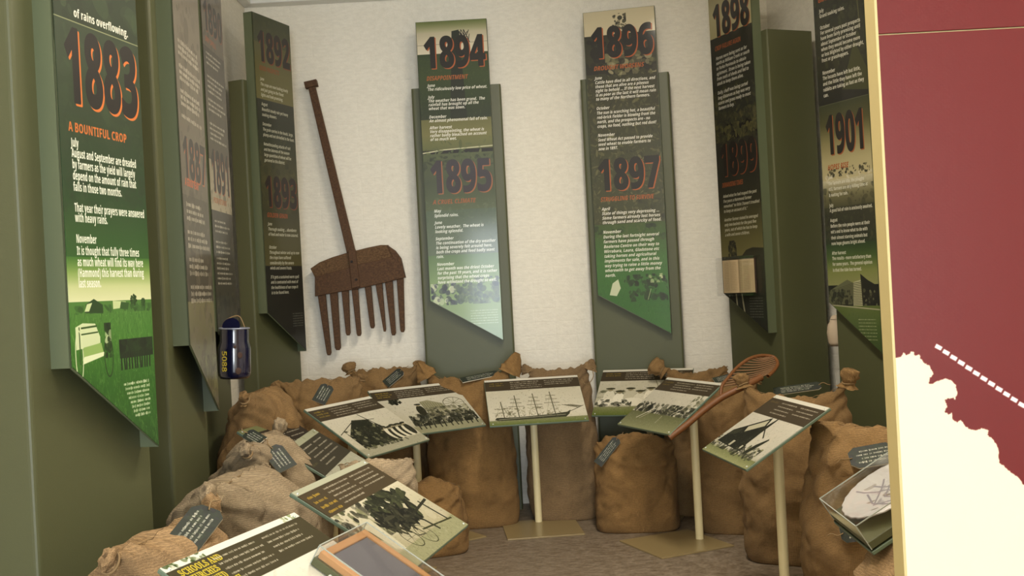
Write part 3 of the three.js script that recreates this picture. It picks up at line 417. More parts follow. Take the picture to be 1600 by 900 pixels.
// ---------------------------------------------------------------- red map board
{
  const z = 1.6, th = .043, xL = atDepth(1389.5, 450, z).x, BW = 1.6, yt = 3.27, ySeam = atDepth(1480, 49, z).y;
  const o = thing('map_board', 'red painted board with a cream coastline map and dashed white line', 'board', [xL + .8, 0, -z - th / 2]);
  const lx = (x) => x - (xL + .8);
  part('frame_edge', [box(.004, yt, th, lx(xL) + .002, yt / 2, 0), box(BW - .002, yt, th - .008, .001, yt / 2, -.002)], M.creamEdge, o, 'cream edge of the board');
  const y0 = .35, mapH = 1.5, CW = 1480, CH = Math.round(CW * mapH / BW);
  const [c, g] = canvas(CW, CH), R = rng(55);
  g.fillStyle = '#70201f'; g.fillRect(0, 0, CW, CH); blobs(g, R, 0, 0, CW, CH, 900, 2, 14, ['#6c1d1e', '#742424', '#6e2020'], .7, .25);
  const toC = ([px, py]) => { const q = atDepth(px, py, z); return [(q.x - xL) / BW * CW, (y0 + mapH - q.y) / mapH * CH]; };
  const coast = [[95, 215], [105, 200], [112, 210], [120, 207], [128, 198], [135, 200], [140, 213], [152, 207], [157, 222], [170, 235], [182, 240], [190, 255], [198, 268], [185, 280], [183, 300], [195, 300], [210, 290], [235, 282], [255, 290], [268, 305], [272, 330], [265, 350], [258, 343], [245, 345], [232, 350], [240, 368], [232, 385], [242, 395], [255, 390], [258, 412], [270, 420], [282, 412], [295, 430], [310, 440], [330, 445], [345, 438], [360, 440], [370, 445], [365, 458], [380, 470], [395, 490], [402, 515], [402, 545], [420, 560], [445, 580], [465, 595], [480, 615], [520, 640], [600, 700], [640, 900], [640, 1300], [60, 1300], [60, 222]].map(([a, b]) => [1360 + a / 2, 450 + b / 2]);
  const rough = []; coast.forEach((q, i) => { rough.push(q); const n = coast[(i + 1) % coast.length]; if (i < 46) for (let s = 1; s < 5; s++) rough.push([q[0] + (n[0] - q[0]) * s / 5 + (R() - .5) * 2.2, q[1] + (n[1] - q[1]) * s / 5 + (R() - .5) * 2.2]); });
  poly(g, rough.map(toC), '#f6eecb');
  for (let i = 0; i < 14; i++) { const f = i / 11, [a, b] = toC([1466.5 + 130 * f, 542.5 + 90 * f]); g.save(); g.translate(a, b); g.rotate(.6 - .05); g.fillStyle = '#f3f0ea'; g.fillRect(-5, -3, 10, 6); g.restore(); }
  const setUV = (gm) => { const p = gm.attributes.position, u = gm.attributes.uv; for (let i = 0; i < p.count; i++) u.setXY(i, (p.getX(i) + .8) / BW, (p.getY(i) - y0) / mapH); return gm; };
  const seamY = Math.min(ySeam, y0 + mapH);
  const lower = setUV(box(BW - .004, seamY - y0 - .001, .005, .002, (seamY + y0) / 2, th / 2 - .0025, .001));
  part('map_panel', lower, new THREE.MeshPhysicalMaterial({ map: canvasTexture(c), roughness: .34, specularIntensity: .6, bumpMap: canvasBump, bumpScale: .0002 }), o, 'red panel printed with a cream map');
  part('upper_panel', box(BW - .004, yt - seamY - .002, .005, .002, (seamY + yt) / 2 + .0008, th / 2 - .0025, .001), new THREE.MeshPhysicalMaterial({ color: 0x70201f, roughness: .34, specularIntensity: .6, bumpMap: canvasBump, bumpScale: .0002 }), o);
  part('foot_panel', box(BW - .004, y0 - .002, .005, .002, y0 / 2, th / 2 - .0025, .001), std({ color: 0xf7f0d2, roughness: .5 }), o);
}
// ---------------------------------------------------------------- grain sacks
const sackMeshes = [];
const EAR = { tuft: (v) => v < .22 ? .044 - .11 * v : .0198 + .017 * Math.sin(Math.min(1, (v - .22) / .7) * 2.3), spike: (v) => .04 * Math.pow(1 - v, .8) + .009, knob: (v) => v < .2 ? .034 - .07 * v : .02 + .022 * Math.sin(Math.min(1, (v - .2) / .8) * 2.7) };
const tints = { gold: [.36, .235, .122], tan: [.335, .26, .17], brown: [.255, .155, .064], red: [.27, .155, .056], grey: [.25, .165, .085] };   // linear base colours of the cloth
const sackMats = Object.fromEntries(Object.entries(tints).map(([k, c]) => [k, std({ map: burlapMap, bumpMap: burlapBump, bumpScale: .006, roughness: .95, vertexColors: true, color: new THREE.Color().setRGB(c[0] * 3.8, c[1] * 3.8, c[2] * 3.8) })]));
function sack(x, z, turn, w, d, h, opt, label) {
  const { tint = 'brown', seed = 1, ears = [.08, .08], sag = .03, lift = .05, fold = 0, lean = 0, plump = 1, group } = opt, R = rng(seed * 77 + 5);
  const o = thing('grain_sack', label, 'sack', [x, 0, z], turn, 'hessian grain sacks'), nu = 120, nv = 84, pos = [], uvs = [], col = [], idx = [], so = seed * 13.7;
  const rows = []; for (let j = 0; j <= nv; j++) rows.push(j < 6 ? -1 + j / 6 : (j - 6) / (nv - 6));    // <0 is the underside
  const sup = (c, e) => Math.sign(c) * Math.pow(Math.abs(c), e);
  const topPoint = (sx) => V(0, 0, 0);
  for (const t of rows) for (let i = 0; i <= nu; i++) {
    const th = i / nu * Math.PI * 2, tt = Math.max(t, 0);
    let a = w / 2 * (.93 + .09 * Math.sin(Math.min(1, tt / .8) * Math.PI) * plump - .07 * tt), b = d / 2 * Math.pow(Math.max(0, 1 - Math.pow(tt, opt.broad ?? 3.4)), .55) * (.9 + .14 * Math.sin(tt * Math.PI)) + (tt > .999 ? .0005 : .012);
    const rb = tt < .1 ? Math.sqrt(Math.max(0, 1 - Math.pow(1 - tt / .1, 2))) * .07 + .93 : 1; a *= rb; b *= rb;
    const e = .62 + .3 * tt; let X = a * sup(Math.cos(th), e), Z = b * sup(Math.sin(th), e), Y = h * tt;
    if (t < 0) { const s = Math.sqrt(1 + t); X *= s; Z *= s; Y = 0; }
    const q = Math.abs(X) / (w / 2), up = Math.pow(tt, 3);
    Y += up * (lift * Math.pow(q, 2.6) - sag * (1 - q * q) * (1 + .3 * noise3(X * 6, so, 1)));
    const front = Z > 0 ? 1 : -1;
    if (fold && tt > .45) { const f = Math.exp(-Math.pow((tt - .78 + .05 * Math.sin(X * 9 + so)) / .05, 2)); Z += front * fold * f; }
    const n1 = noise3(X * 5 + so, Y * 5, Z * 5), n2 = noise3(X * 13, Y * 11 + so, Z * 13), n3 = noise3(X * 34, Y * 20, Z * 34 + so), cr = 1 - Math.abs(noise3(X * 7 + so * 2, Y * 6 - X * 3, Z * 7)), cr2 = 1 - Math.abs(noise3(X * 16, Y * 9 + X * 8 + so, Z * 12)), crease = (Math.pow(cr, 5) * .016 + Math.pow(cr2, 4) * .008) * (opt.crumple ?? 1) * (.35 + .9 * tt * tt);
    const pull = Math.sin((Math.atan2(h * 1.02 - Y, (w / 2 - Math.abs(X)) + .02)) * 16 + n1 * 2) * .009 * Math.pow(tt, 1.6);
    const dis = t < 0 ? 0 : (n1 * .016 + n2 * .006 + n3 * .0028 + pull - crease) * Math.min(1, tt * 6 + .15), L = Math.hypot(X / a, Z / b) || 1;
    const dz = dis * Math.min(1, Math.abs(Z) / (b * .5 + 1e-4)) * (1 - Math.pow(tt, 10)); X += dis * .6 * X / (a * L); if (Math.abs(Z) > 1e-5) Z = front * Math.max(Math.abs(Z) + dz, Math.min(Math.abs(Z), .003)); Z += lean * Y; Y += up * (.012 * noise3(X * 14, so, Z * 4) + .007 * noise3(X * 40, so, 3));
    pos.push(X, Math.max(Y, t < 0 ? 0 : .0), Z); uvs.push(th / (2 * Math.PI) * (w * 2 + d) * 1.05, Y + (t < 0 ? t * d : 0));
    const c = 1 + .10 * noise3(X * 4, Y * 4 + so * 2, Z * 4) + .05 * noise3(X * 14, Y * 14, Z * 14 + so), st = Math.max(0, noise3(X * 9 + so * 3, Y * 9, Z * 5) - .62) * .8; col.push(.52 * (c - st), .52 * (c - st), .52 * (c - st * 1.1));
  }
  for (let j = 0; j < nv; j++) for (let i = 0; i < nu; i++) { const p = j * (nu + 1) + i, q = p + nu + 1; idx.push(p, q, p + 1, p + 1, q, q + 1); }
  const g = new THREE.BufferGeometry(); g.setAttribute('position', new THREE.Float32BufferAttribute(pos, 3)); g.setAttribute('uv', new THREE.Float32BufferAttribute(uvs, 2)); g.setAttribute('color', new THREE.Float32BufferAttribute(col, 3)); g.setIndex(idx); g.computeVertexNormals();
  { const n = g.attributes.normal; for (let j = 0; j <= nv; j++) { const a = j * (nu + 1), b = a + nu, m = V(n.getX(a) + n.getX(b), n.getY(a) + n.getY(b), n.getZ(a) + n.getZ(b)).normalize(); n.setXYZ(a, m.x, m.y, m.z); n.setXYZ(b, m.x, m.y, m.z); } }
  sackMeshes.push(part('sack_body', g, sackMats[tint], o));
  // sewn mouth and tied corners
  const mouth = []; for (let i = 0; i <= 24; i++) { const X = (i / 24 - .5) * w * .86, q = Math.abs(X) / (w / 2); mouth.push(V(X, h + lift * Math.pow(q, 2.6) - sag * (1 - q * q) - .008 + (i % 2) * .006, lean * h + (i % 2 ? .008 : -.008))); }
  part('mouth_stitching', tube(mouth, .0014, 60, 5), M.twine, o);
  [-1, 1].forEach((s, k) => {
    const len = ears[k]; if (!len) return;
    const gp = [], gi = [], gu = [], gc = [], n1 = 20, n2 = 12, dirx = s * (opt.earOut ?? .45), up = V(dirx, 1, (R() - .5) * .5 + (opt.earFwd ?? 0)).normalize(), sx = V(1, 0, 0).cross(up).normalize(), sz = up.clone().cross(sx);
    const base = V(s * w * .43, h + lift * .68 - sag * .26 - .028, lean * h);
    for (let j = 0; j <= n2; j++) for (let i = 0; i <= n1; i++) {
      const v = j / n2, th = i / n1 * 6.2832, prof = EAR[opt.ear ?? 'tuft'](v), r = (v > .985 ? .012 : prof) * (len / .08) ** .6 * (1 + .16 * Math.cos(th * 5 + so) + .22 * noise3(Math.cos(th) * 1.6 + so + k * 9, Math.sin(th) * 1.6, v * 3));
      const p = base.clone().addScaledVector(up, v * len).addScaledVector(sx, Math.cos(th) * r * .62).addScaledVector(sz, Math.sin(th) * r); gp.push(p.x, p.y, p.z); gu.push(th * .03, v * len); const c = .55 + .06 * noise3(p.x * 40, p.y * 40, p.z * 40); gc.push(c, c, c);
    }
    for (let j = 0; j < n2; j++) for (let i = 0; i < n1; i++) { const p = j * (n1 + 1) + i, q = p + n1 + 1; gi.push(p, p + 1, q, p + 1, q + 1, q); }
    const cap = gp.length / 3; { let m = V(0, 0, 0); for (let i = 0; i < n1; i++) m.add(V(gp[(n2 * (n1 + 1) + i) * 3], gp[(n2 * (n1 + 1) + i) * 3 + 1], gp[(n2 * (n1 + 1) + i) * 3 + 2])); m.divideScalar(n1).addScaledVector(up, -.006); gp.push(m.x, m.y, m.z); gu.push(0, 0); gc.push(.4, .4, .4); for (let i = 0; i < n1; i++) gi.push(n2 * (n1 + 1) + i, n2 * (n1 + 1) + i + 1, cap); }
    const eg = new THREE.BufferGeometry(); eg.setAttribute('position', new THREE.Float32BufferAttribute(gp, 3)); eg.setAttribute('uv', new THREE.Float32BufferAttribute(gu, 2)); eg.setAttribute('color', new THREE.Float32BufferAttribute(gc, 3)); eg.setIndex(gi); eg.computeVertexNormals();
    const ear = part('tied_corner', eg, sackMats[tint], o); sackMeshes.push(ear);
    const nk = base.clone().addScaledVector(up, len * .24), loop = []; for (let i = 0; i < 12; i++) { const a = i / 12 * 6.2832; loop.push(nk.clone().addScaledVector(sx, Math.cos(a) * .019).addScaledVector(sz, Math.sin(a) * .026).addScaledVector(up, .003 * Math.sin(a * 2))); }
    part('twine', new THREE.TubeGeometry(new THREE.CatmullRomCurve3(loop, true), 36, .003, 5), M.twine, ear);
  });
  return o;
}
const Q = Math.PI / 2;
sack(-.865, -2.5, 1.39, .5, .40, .745, { tint: 'gold', seed: 1, ears: [.04, .07], lift: .03, sag: -.02, broad: 7, earOut: 1, crumple: 1.1 }, 'pale tan sack behind the schools and churches reading board');
sack(-.93, -1.93, Q, .46, .36, .6, { tint: 'gold', seed: 2, ears: [.05, .05], broad: 6 }, 'pale tan sack against the 1883 banner stand, mostly out of sight');
sack(-.855, -3.19, 1.5, .54, .46, .755, { tint: 'tan', seed: 3, ears: [.07, .04], sag: -.025, lift: .0, fold: .012, broad: 9, earOut: .8, crumple: 1.15 }, 'tan slumped sack below the stand next to the 1883 banner');
sack(-.945, -3.86, Q, .5, .40, .79, { tint: 'tan', seed: 4, ears: [.05, .08], sag: -.015, lift: .0, fold: .012, broad: 8, ear: 'knob', earOut: .6, crumple: 1.15 }, 'tan sack with a round tied knot and two black tags');
sack(-1.12, -4.6, Q - .05, .56, .36, .90, { tint: 'brown', seed: 5, ears: [.05, .04], sag: -.01, lift: .01, broad: 6, crumple: .9 }, 'brown sack below the hanging blue canister');
sack(-1.0, -5.32, .5, .5, .38, .88, { tint: 'brown', seed: 6, ears: [.04, .04], sag: -.01, lift: .01, broad: 5, crumple: .9 }, 'brown sack in the corner below the 1893 banner');
sack(-.74, -5.92, .1, .44, .24, .885, { tint: 'brown', seed: 7, ears: [.07, .055], sag: .0, lift: .01, ear: 'knob', earOut: .2 }, 'brown sack behind the wagons board below the wooden fork');
sack(-.475, -3.44, .1, .29, .22, .755, { tint: 'tan', seed: 8, crumple: .3, ears: [0, 0], sag: -.01, lift: .0, plump: .4, broad: 8 }, 'light brown round-topped sack between the bicycle and cottage boards');
sack(-.46, -5.28, .3, .36, .3, .33, { tint: 'red', seed: 9, crumple: .8, ears: [0, 0], sag: -.03, lift: -.05, fold: .02, broad: 6 }, 'low slumped sack on the floor behind the bicycle board');
sack(-.27, -5.84, .02, .53, .28, .83, { tint: 'red', seed: 10, crumple: .3, ears: [.1, .12], sag: .02, lift: .05, plump: .15, earOut: .5, ear: 'spike' }, 'tall red-brown sack in front of the 1894 banner stand');
sack(.235, -5.9, -.05, .40, .26, .83, { tint: 'grey', seed: 11, crumple: .3, ears: [.05, .06], sag: .0, lift: .03, plump: 1.6, ear: 'spike' }, 'greyish brown sack leaning behind the sailing ship board');
sack(.6, -5.55, -.1, .48, .28, .47, { tint: 'red', seed: 12, crumple: .5, ears: [0, 0], sag: -.03, lift: -.06, fold: .022, plump: .2, broad: 5 }, 'short sack with folded top under the paddock board');
sack(1.0, -5.83, -.2, .4, .24, .80, { tint: 'brown', seed: 13, crumple: .4, ears: [.1, .0], sag: .02, lift: .02, earOut: 1.3, ear: 'knob' }, 'brown sack with a knob-like ear below the 1898 banner stand');
sack(1.07, -5.4, -.3, .36, .26, .78, { tint: 'brown', seed: 14, crumple: .3, ears: [.0, .04], sag: .0, lift: .0 }, 'brown sack under the wicker hoop beside the paddock stand');
sack(1.26, -4.78, -.45, .54, .32, .795, { tint: 'brown', seed: 15, crumple: .35, ears: [.07, .09], sag: .06, lift: .04, earOut: .25 }, 'large brown sack behind the church board');
sack(1.33, -3.95, -.75, .58, .4, .71, { tint: 'brown', seed: 16, crumple: .6, ears: [.07, .06], sag: .0, lift: .03, fold: .02, broad: 5 }, 'large brown sack next to the red map board, knotted ear');
sack(1.05, -2.66, -1.2, .5, .4, .635, { tint: 'gold', seed: 17, ears: [0, 0], sag: -.03, lift: -.04, broad: 6 }, 'pale sack half hidden behind the edge of the red board');
scene.updateMatrixWorld(true);

// ---------------------------------------------------------------- reading boards
function board(pic, p, k, poleBack, label, opt = {}) {
  const [x, y, z, yaw, tilt] = p, c = V(x * k, EYE + (y - EYE) * k, z * k), W = opt.W ?? .56 * k, H = opt.H ?? .428 * k;
  const o = thing('reading_board', label, 'reading board', [c.x, 0, c.z], yaw, 'tilted reading boards on stands');
  const yy = opt.floorY ?? 0;
  const head = new THREE.Group(); head.position.set(0, c.y, 0); head.rotation.x = -(Q - tilt); // +z of the head is the face normal
  // parts are placed directly under the thing; geometry is turned here
  const place = (g) => { g.rotateX(-(Q - tilt)); g.translate(0, c.y, 0); return g; };
  const th = .011;
  part('base_plate', box(.405, .008, .405, 0, yy + .004, 0, .002), M.plateBase, o);
  const px = opt.poleX ?? 0, topY = c.y + poleBack * Math.tan(tilt) - .03;
  part('pole', cyl(V(px, yy + .006, -poleBack), V(px, topY, -poleBack), .02, .02, 24), M.cream, o);
  const bd = part('board', place(box(W, H, th, 0, 0, -th / 2 - .0016, .003)), M.boardGreen, o);
  const pg = new THREE.PlaneGeometry(W - .004, H - .004).toNonIndexed(); const f = box(W - .004, H - .004, .0014, 0, 0, -.0008), U = f.attributes.uv, P = f.attributes.position;
  for (let i = 0; i < P.count; i++) U.setXY(i, P.getX(i) / W + .5, P.getY(i) / H + .5);
  part('board_print', place(f), new THREE.MeshPhysicalMaterial({ map: PICS[pic], roughness: .6, specularIntensity: .25 }), bd, opt.print);
  for (const [sx, sy] of [[-1, -1], [1, -1], [1, 1], [-1, 1]]) part('screw', place(cyl(V(sx * (W / 2 - .018), sy * (H / 2 - .014), -.001), V(sx * (W / 2 - .018), sy * (H / 2 - .014), .0022), .0045, .0035, 10)), M.screw, bd);
  return { o, c, W, H, place, yaw, tilt };
}
const bP1 = board('schools', [-.539, .617, -2.496, 1.232, .561], .93, .1, 'reading board titled schools and churches followed the plough', { print: 'print with brown header, yellow title and white sky' });
board('bicycle', [-.431, .628, -3.286, 1.326, .547], .93, .1, 'reading board with a photograph of a bicycle under trees');
board('plain', [-.659, .657, -3.965, 1.564, .588], 1.03, -.1, 'reading board with a bare grey photograph and dark header');
board('orchard', [-.948, .65, -4.564, 1.318, .561], .96, -.12, 'green-toned reading board half covered by the bare grey one', { W: .43 });
board('cottage', [-.754, .652, -5.275, 1.107, .556], .92, .1, 'reading board with people outside a dark cottage');
board('wagons', [-.52, .644, -5.982, .591, .571], .93, .14, 'reading board with a photograph of horses and wagons');
board('ship', [.099, .65, -6.054, .087, .555], .93, .15, 'reading board with a photograph of a four-masted sailing ship');
board('cricketers', [.747, .645, -6.247, -.317, .581], .94, .14, 'reading board with men in white sitting on grass');
board('paddock', [.832, .61, -5.826, -1.164, .598], .885, .14, 'reading board with a dark tree line behind a pale paddock');
board('church', [1.032, .642, -4.47, -1.439, .546], .93, .06, 'reading board with a dark steep-roofed church');
const bP12 = board('homestead', [1.007, .668, -2.82, -1.6, .55], 1, .06, 'dark green reading board under the oval dish case', { W: .35, H: .31, poleX: -.15 });

// ---------------------------------------------------------------- clear cases
function clearCase(b, u, v, w, h, tall, label, fill) {          // stands on board b at (u, v) of its face, w x h
  const o = new THREE.Group(); o.name = numbered('clear_display_case'); scene.add(o); tag(o, label, 'display case');
  const e = new THREE.Euler(-(Q - b.tilt), 0, 0), q = new THREE.Quaternion().setFromAxisAngle(V(0, 1, 0), b.yaw).multiply(new THREE.Quaternion().setFromEuler(e));
  o.quaternion.copy(q); o.position.copy(b.c).add(V(u, v, .0022).applyQuaternion(q));
  part('case_base', box(w, h, .02, 0, 0, .01, .002), M.green, o);
  const t = .003, cover = [box(w, h, t, 0, 0, tall), box(t, h, tall - .022, -w / 2 + t / 2, 0, tall / 2 + .0105), box(t, h, tall - .022, w / 2 - t / 2, 0, tall / 2 + .0105), box(w - 2 * t, t, tall - .022, 0, -h / 2 + t / 2, tall / 2 + .0105), box(w - 2 * t, t, tall - .022, 0, h / 2 - t / 2, tall / 2 + .0105)];
  part('clear_cover', cover, M.perspex, o, 'clear acrylic cover');
  for (const sx of [-1, 1]) { part('cover_edge', box(.0025, h, .0025, sx * w / 2, 0, tall + .002), M.perspexEdge, o); part('cover_edge', box(w, .0025, .0025, 0, sx * h / 2, tall + .002), M.perspexEdge, o); for (const sy of [-1, 1]) part('cover_edge', box(.0025, .0025, tall, sx * w / 2, sy * h / 2, tall / 2), M.perspexEdge, o); }
  for (const s of [-1, 1]) part('screw', cyl(V(-w / 2 - .002, s * h * .3, .005), V(-w / 2 + .001, s * h * .3, .005), .005, .005, 10), M.screw, o);
  fill(o); return o;
}
clearCase(bP1, .215, -.105, .235, .29, .05, 'clear case holding a framed school slate on a board', () => {});
{ const src = scene.children[scene.children.length - 1], s = new THREE.Group(); s.name = numbered('school_slate'); tag(s, 'grey writing slate in a light wooden frame inside the clear case', 'slate'); s.quaternion.copy(src.quaternion); s.position.copy(src.position).add(V(0, 0, .0202).applyQuaternion(src.quaternion)); scene.add(s);
  part('slate_panel', box(.185, .25, .012, 0, 0, .007), M.slate, s);
  for (const k of [-1, 1]) { part('frame_rail', box(.022, .278, .018, k * .1, 0, .009, .003), M.slateFrame, s); part('frame_rail', box(.178, .022, .0178, 0, k * .128, .0089, .003), M.slateFrame, s); } }
clearCase(bP12, 0, 0, .345, .30, .07, 'clear case holding an oval dish beside the red board', () => {});
{ const src = scene.children[scene.children.length - 1], s = new THREE.Group(); s.name = numbered('oval_dish'); tag(s, 'white oval dish with brown pattern inside the clear case', 'dish'); s.quaternion.copy(src.quaternion); s.position.copy(src.position).add(V(0, 0, .0202).applyQuaternion(src.quaternion)); scene.add(s);
  const [c, g] = canvas(256, 256), R = rng(88); g.fillStyle = '#d9d6d4'; g.fillRect(0, 0, 256, 256); blobs(g, R, 40, 50, 176, 156, 26, 8, 30, ['#8f8a92', '#6d6558', '#aaa5ab', '#837a6c', '#c9c5c6'], .45, .7);
  for (let i = 0; i < 5; i++) line(g, [[30 + R() * 60, 60 + R() * 140], [90 + R() * 40, 60 + R() * 140], [150 + R() * 80, 60 + R() * 140]], 5, '#9a949c');
  const prof = [[.002, .006], [.06, .006], [.09, .012], [.118, .026], [.126, .03], [.12, .034], [.09, .018], [.06, .011], [.002, .01]].map(p => new THREE.Vector2(...p));
  const lg = new THREE.LatheGeometry(prof, 64), P = lg.attributes.position, U = lg.attributes.uv; for (let i = 0; i < P.count; i++) { const x = P.getX(i), z = P.getZ(i); U.setXY(i, x / .26 + .5, z / .26 + .5); const rr = Math.hypot(x, z); if (rr > .1) { const k = 1 + .015 * Math.cos(Math.atan2(z, x) * 40); P.setX(i, x * k); P.setZ(i, z * k); } }
  lg.rotateX(Q); lg.scale(1.3, 1.1, 1); lg.computeVertexNormals(); part('dish_body', lg, std({ map: canvasTexture(c), roughness: .2 }), s); }

// ---------------------------------------------------------------- tags lying on the sacks (placed where they touch the cloth)
const ray = new THREE.Raycaster();
function sackTag(px, py, deg, L, W, label, opt = {}) {
  const dir = atDepth(px, py, 1).sub(camera.position).normalize(); ray.set(camera.position, dir);
  const hit = ray.intersectObjects(sackMeshes, false)[0]; const d = hit ? -hit.point.z : (opt.z ?? 5), at = hit ? hit.point : atDepth(px, py, d);
  let n = opt.n ? V(...opt.n).normalize() : hit ? hit.face.normal.clone().transformDirection(hit.object.matrixWorld) : V(0, .5, 1).normalize();
  if (n.dot(dir) > -.2) n.addScaledVector(dir, -.6).normalize(); if (!opt.n) n.add(V(0, .5, .4)).normalize();
  const a = deg * Math.PI / 180, q = atDepth(px + 10 * Math.cos(a), py + 10 * Math.sin(a), d).sub(atDepth(px, py, d)); // image direction of the long side
  // long axis in the tag's plane that projects on that direction
  const sideways = dir.clone().cross(q).normalize(), ax = sideways.clone().cross(n).normalize(); if (ax.dot(q) < 0) ax.negate();
  const bx = n.clone().cross(ax).normalize();
  const o = new THREE.Group(); o.name = numbered('sack_tag'); tag(o, label, 'tag', 'black text tags on the sacks'); scene.add(o);
  o.matrixAutoUpdate = true; o.quaternion.setFromRotationMatrix(new THREE.Matrix4().makeBasis(ax, bx, n)); o.position.copy(at).addScaledVector(n, opt.up ?? .006);
  const cc = W * .22, pts = [[-L / 2, -W / 2], [L / 2 - cc, -W / 2], [L / 2, -W / 2 + cc], [L / 2, W / 2 - cc], [L / 2 - cc, W / 2], [-L / 2, W / 2]];
  part('tag_card', extrude(pts, .004), M.tagBack, o);
  const f = extrude(pts, .0008), P = f.attributes.position, U = f.attributes.uv; for (let i = 0; i < P.count; i++) U.setXY(i, P.getX(i) / L + .5, P.getY(i) / W + .5); f.translate(0, 0, .0042); part('tag_print', f, TAGS[names.sack_tag % 3], o, 'black printed face with white text');
  part('twine', tube([V(L / 2 - .01, 0, .006), V(L / 2 + .012, .006, .012), V(L / 2 + .03, -.004, .006), V(L / 2 + .045, .0, -.004)], .002, 16, 5), M.twine, o);
}
sackTag(303, 832, -52, .16, .085, 'black tag hanging on the pale sack beside the schools board');
sackTag(436, 718, -128, .11, .075, 'black tag hanging below the round tied knot');
sackTag(398, 686, -150, .09, .05, 'small black tag beside the round tied knot');
sackTag(505, 617, -60, .12, .07, 'black tag on the corner sack behind the cottage board');
sackTag(616, 591, -40, .12, .06, 'grey-black tag on the sack below the wooden fork');
sackTag(750, 592, -12, .22, .06, 'black tag lying between the ears of the tall red-brown sack', { n: [0, .9, .35], up: .012 });
sackTag(950, 706, -52, .17, .05, 'long narrow black tag on the short folded sack');
sackTag(1133, 593, -14, .12, .05, 'grey tag on the sack with the knob-like ear', { n: [-.1, .9, .5] });
sackTag(1246, 611, -8, .22, .06, 'black tag lying behind the top of the church board', { n: [-.2, .9, .5], up: .012 });
sackTag(1372, 713, 170, .2, .11, 'green-black tag lying above the oval dish case', { n: [-.25, .85, .5] });
sackTag(1344, 830, 172, .14, .07, 'black tag below the oval dish case');
// ---------------------------------------------------------------- wooden fork on the wall
{
  const d = -BACK - .075, A = (px, py, dd = d) => atDepth(px, py, dd), c0 = A(556, 420), o = thing('wooden_fork', 'old wooden grain fork with eight tines hung on the white wall', 'fork', [c0.x, c0.y, -d]);
  const L = (px, py) => { const p = A(px, py); return [p.x - c0.x, p.y - c0.y]; };
  const top = [[487, 420], [500, 411], [520, 403], [543, 396], [555, 393], [575, 388], [595, 384], [606, 384], [614, 397]], seam = [[613, 402], [595, 407], [566, 413], [540, 421], [520, 426], [494, 434]], bottom = [[494, 462], [520, 457], [560, 450], [600, 441], [632, 433]];
  let g = extrude([...top.map(q => L(...q)), ...seam.map(q => L(...q))], .03, .004); g.translate(0, 0, -.02); part('head_board', g, M.greyWood, o, 'grey weathered upper board');
  g = extrude([...seam.slice().reverse().map(q => L(...q)), L(617, 402), L(625, 415), L(632, 433), ...bottom.slice().reverse().map(q => L(...q))], .04, .004); g.translate(0, 0, -.02); part('head_board', g, M.darkWood, o, 'brown lower board');
  g = extrude([L(606, 384), L(617, 392), L(626, 404), L(633, 433), L(626, 430), L(616, 404)], .05, .003); g.translate(0, 0, -.03); part('end_board', g, M.darkWood, o);
  g = extrude([L(546, 392), L(556, 391), L(563, 447), L(552, 450)], .012, .003); g.translate(0, 0, .022); part('centre_strap', g, M.darkWood, o);
  for (const q of [[551, 409], [558, 437]]) { const [x, y] = L(...q); part('bolt', cyl(V(x, y, .03), V(x, y, .042), .009, .007, 12), M.iron, o); }
  g = extrude([L(483, 137), L(492, 136), L(554, 390), L(543, 394)], .022, .004); g.translate(0, 0, -.008); part('handle', g, M.darkWood, o);
  g = extrude([L(477, 130), L(494, 126), L(496, 134), L(479, 138)], .04, .004); g.translate(0, 0, -.016); part('hand_grip', g, M.darkWood, o);
  for (const [x0, y0, x1, y1, a, b] of [[502, 462, 514, 554, 10, 5], [521, 458, 528, 546, 10, 7], [539, 456, 544, 523, 9, 5], [554, 452, 561, 524, 8, 5], [574, 446, 582, 512, 8, 5], [591, 442, 601, 517, 9, 2], [607, 440, 615, 523, 10, 5], [625, 434, 629, 518, 9, 5]]) {
    g = extrude([L(x0 - a / 2, y0 - 6), L(x0 + a / 2, y0 - 8), L(x1 + b / 2, y1 - 3), L(x1 + b / 4, y1), L(x1 - b / 4, y1), L(x1 - b / 2, y1 - 3)], .02, .004); g.translate(0, 0, -.012); part('tine', g, M.darkWood, o);
  }
}
// ---------------------------------------------------------------- bent-wood hoop tool on the sacks
{
  const P = (px, py, d) => atDepth(px, py, d), c = P(1130, 620, 4.92), o = thing('bentwood_hoop', 'bent wooden hoop with wicker web and long handle on the sacks', 'hand tool', [c.x, c.y, c.z]);
  const rel = (a) => a.map(q => P(...q).sub(c));
  part('handle', tube(rel([[1046, 684, 4.88], [1070, 666, 4.89], [1100, 641, 4.9], [1128, 621, 4.9], [1160, 605, 4.9], [1190, 589, 4.93]]), .0155, 40, 12), M.redWood, o, 'orange-brown wooden handle');
  const loop = [[1126, 622, 4.92], [1128, 604, 4.96], [1138, 590, 5.0], [1153, 573, 5.06], [1172, 560, 5.1], [1193, 555.5, 5.14], [1209, 558, 5.14], [1215, 567, 5.1], [1211, 577, 5.04], [1200, 588, 4.97]];
  const lp = rel(loop); part('hoop_rim', tube(lp, .0085, 60, 8), M.redWood, o, 'bent rim');
  const cv = new THREE.CatmullRomCurve3(lp), web = []; for (let i = 1; i < 13; i++) { const a = cv.getPoint(.08 + i * .035), b = cv.getPoint(.97 - i * .03); const m = a.clone().lerp(b, .5); m.y -= .012; web.push(a, m, b); }
  for (let i = 0; i < web.length; i += 3) part('wicker_strand', tube([web[i], web[i + 1], web[i + 2]], .0042, 10, 5), M.cane, o);
}
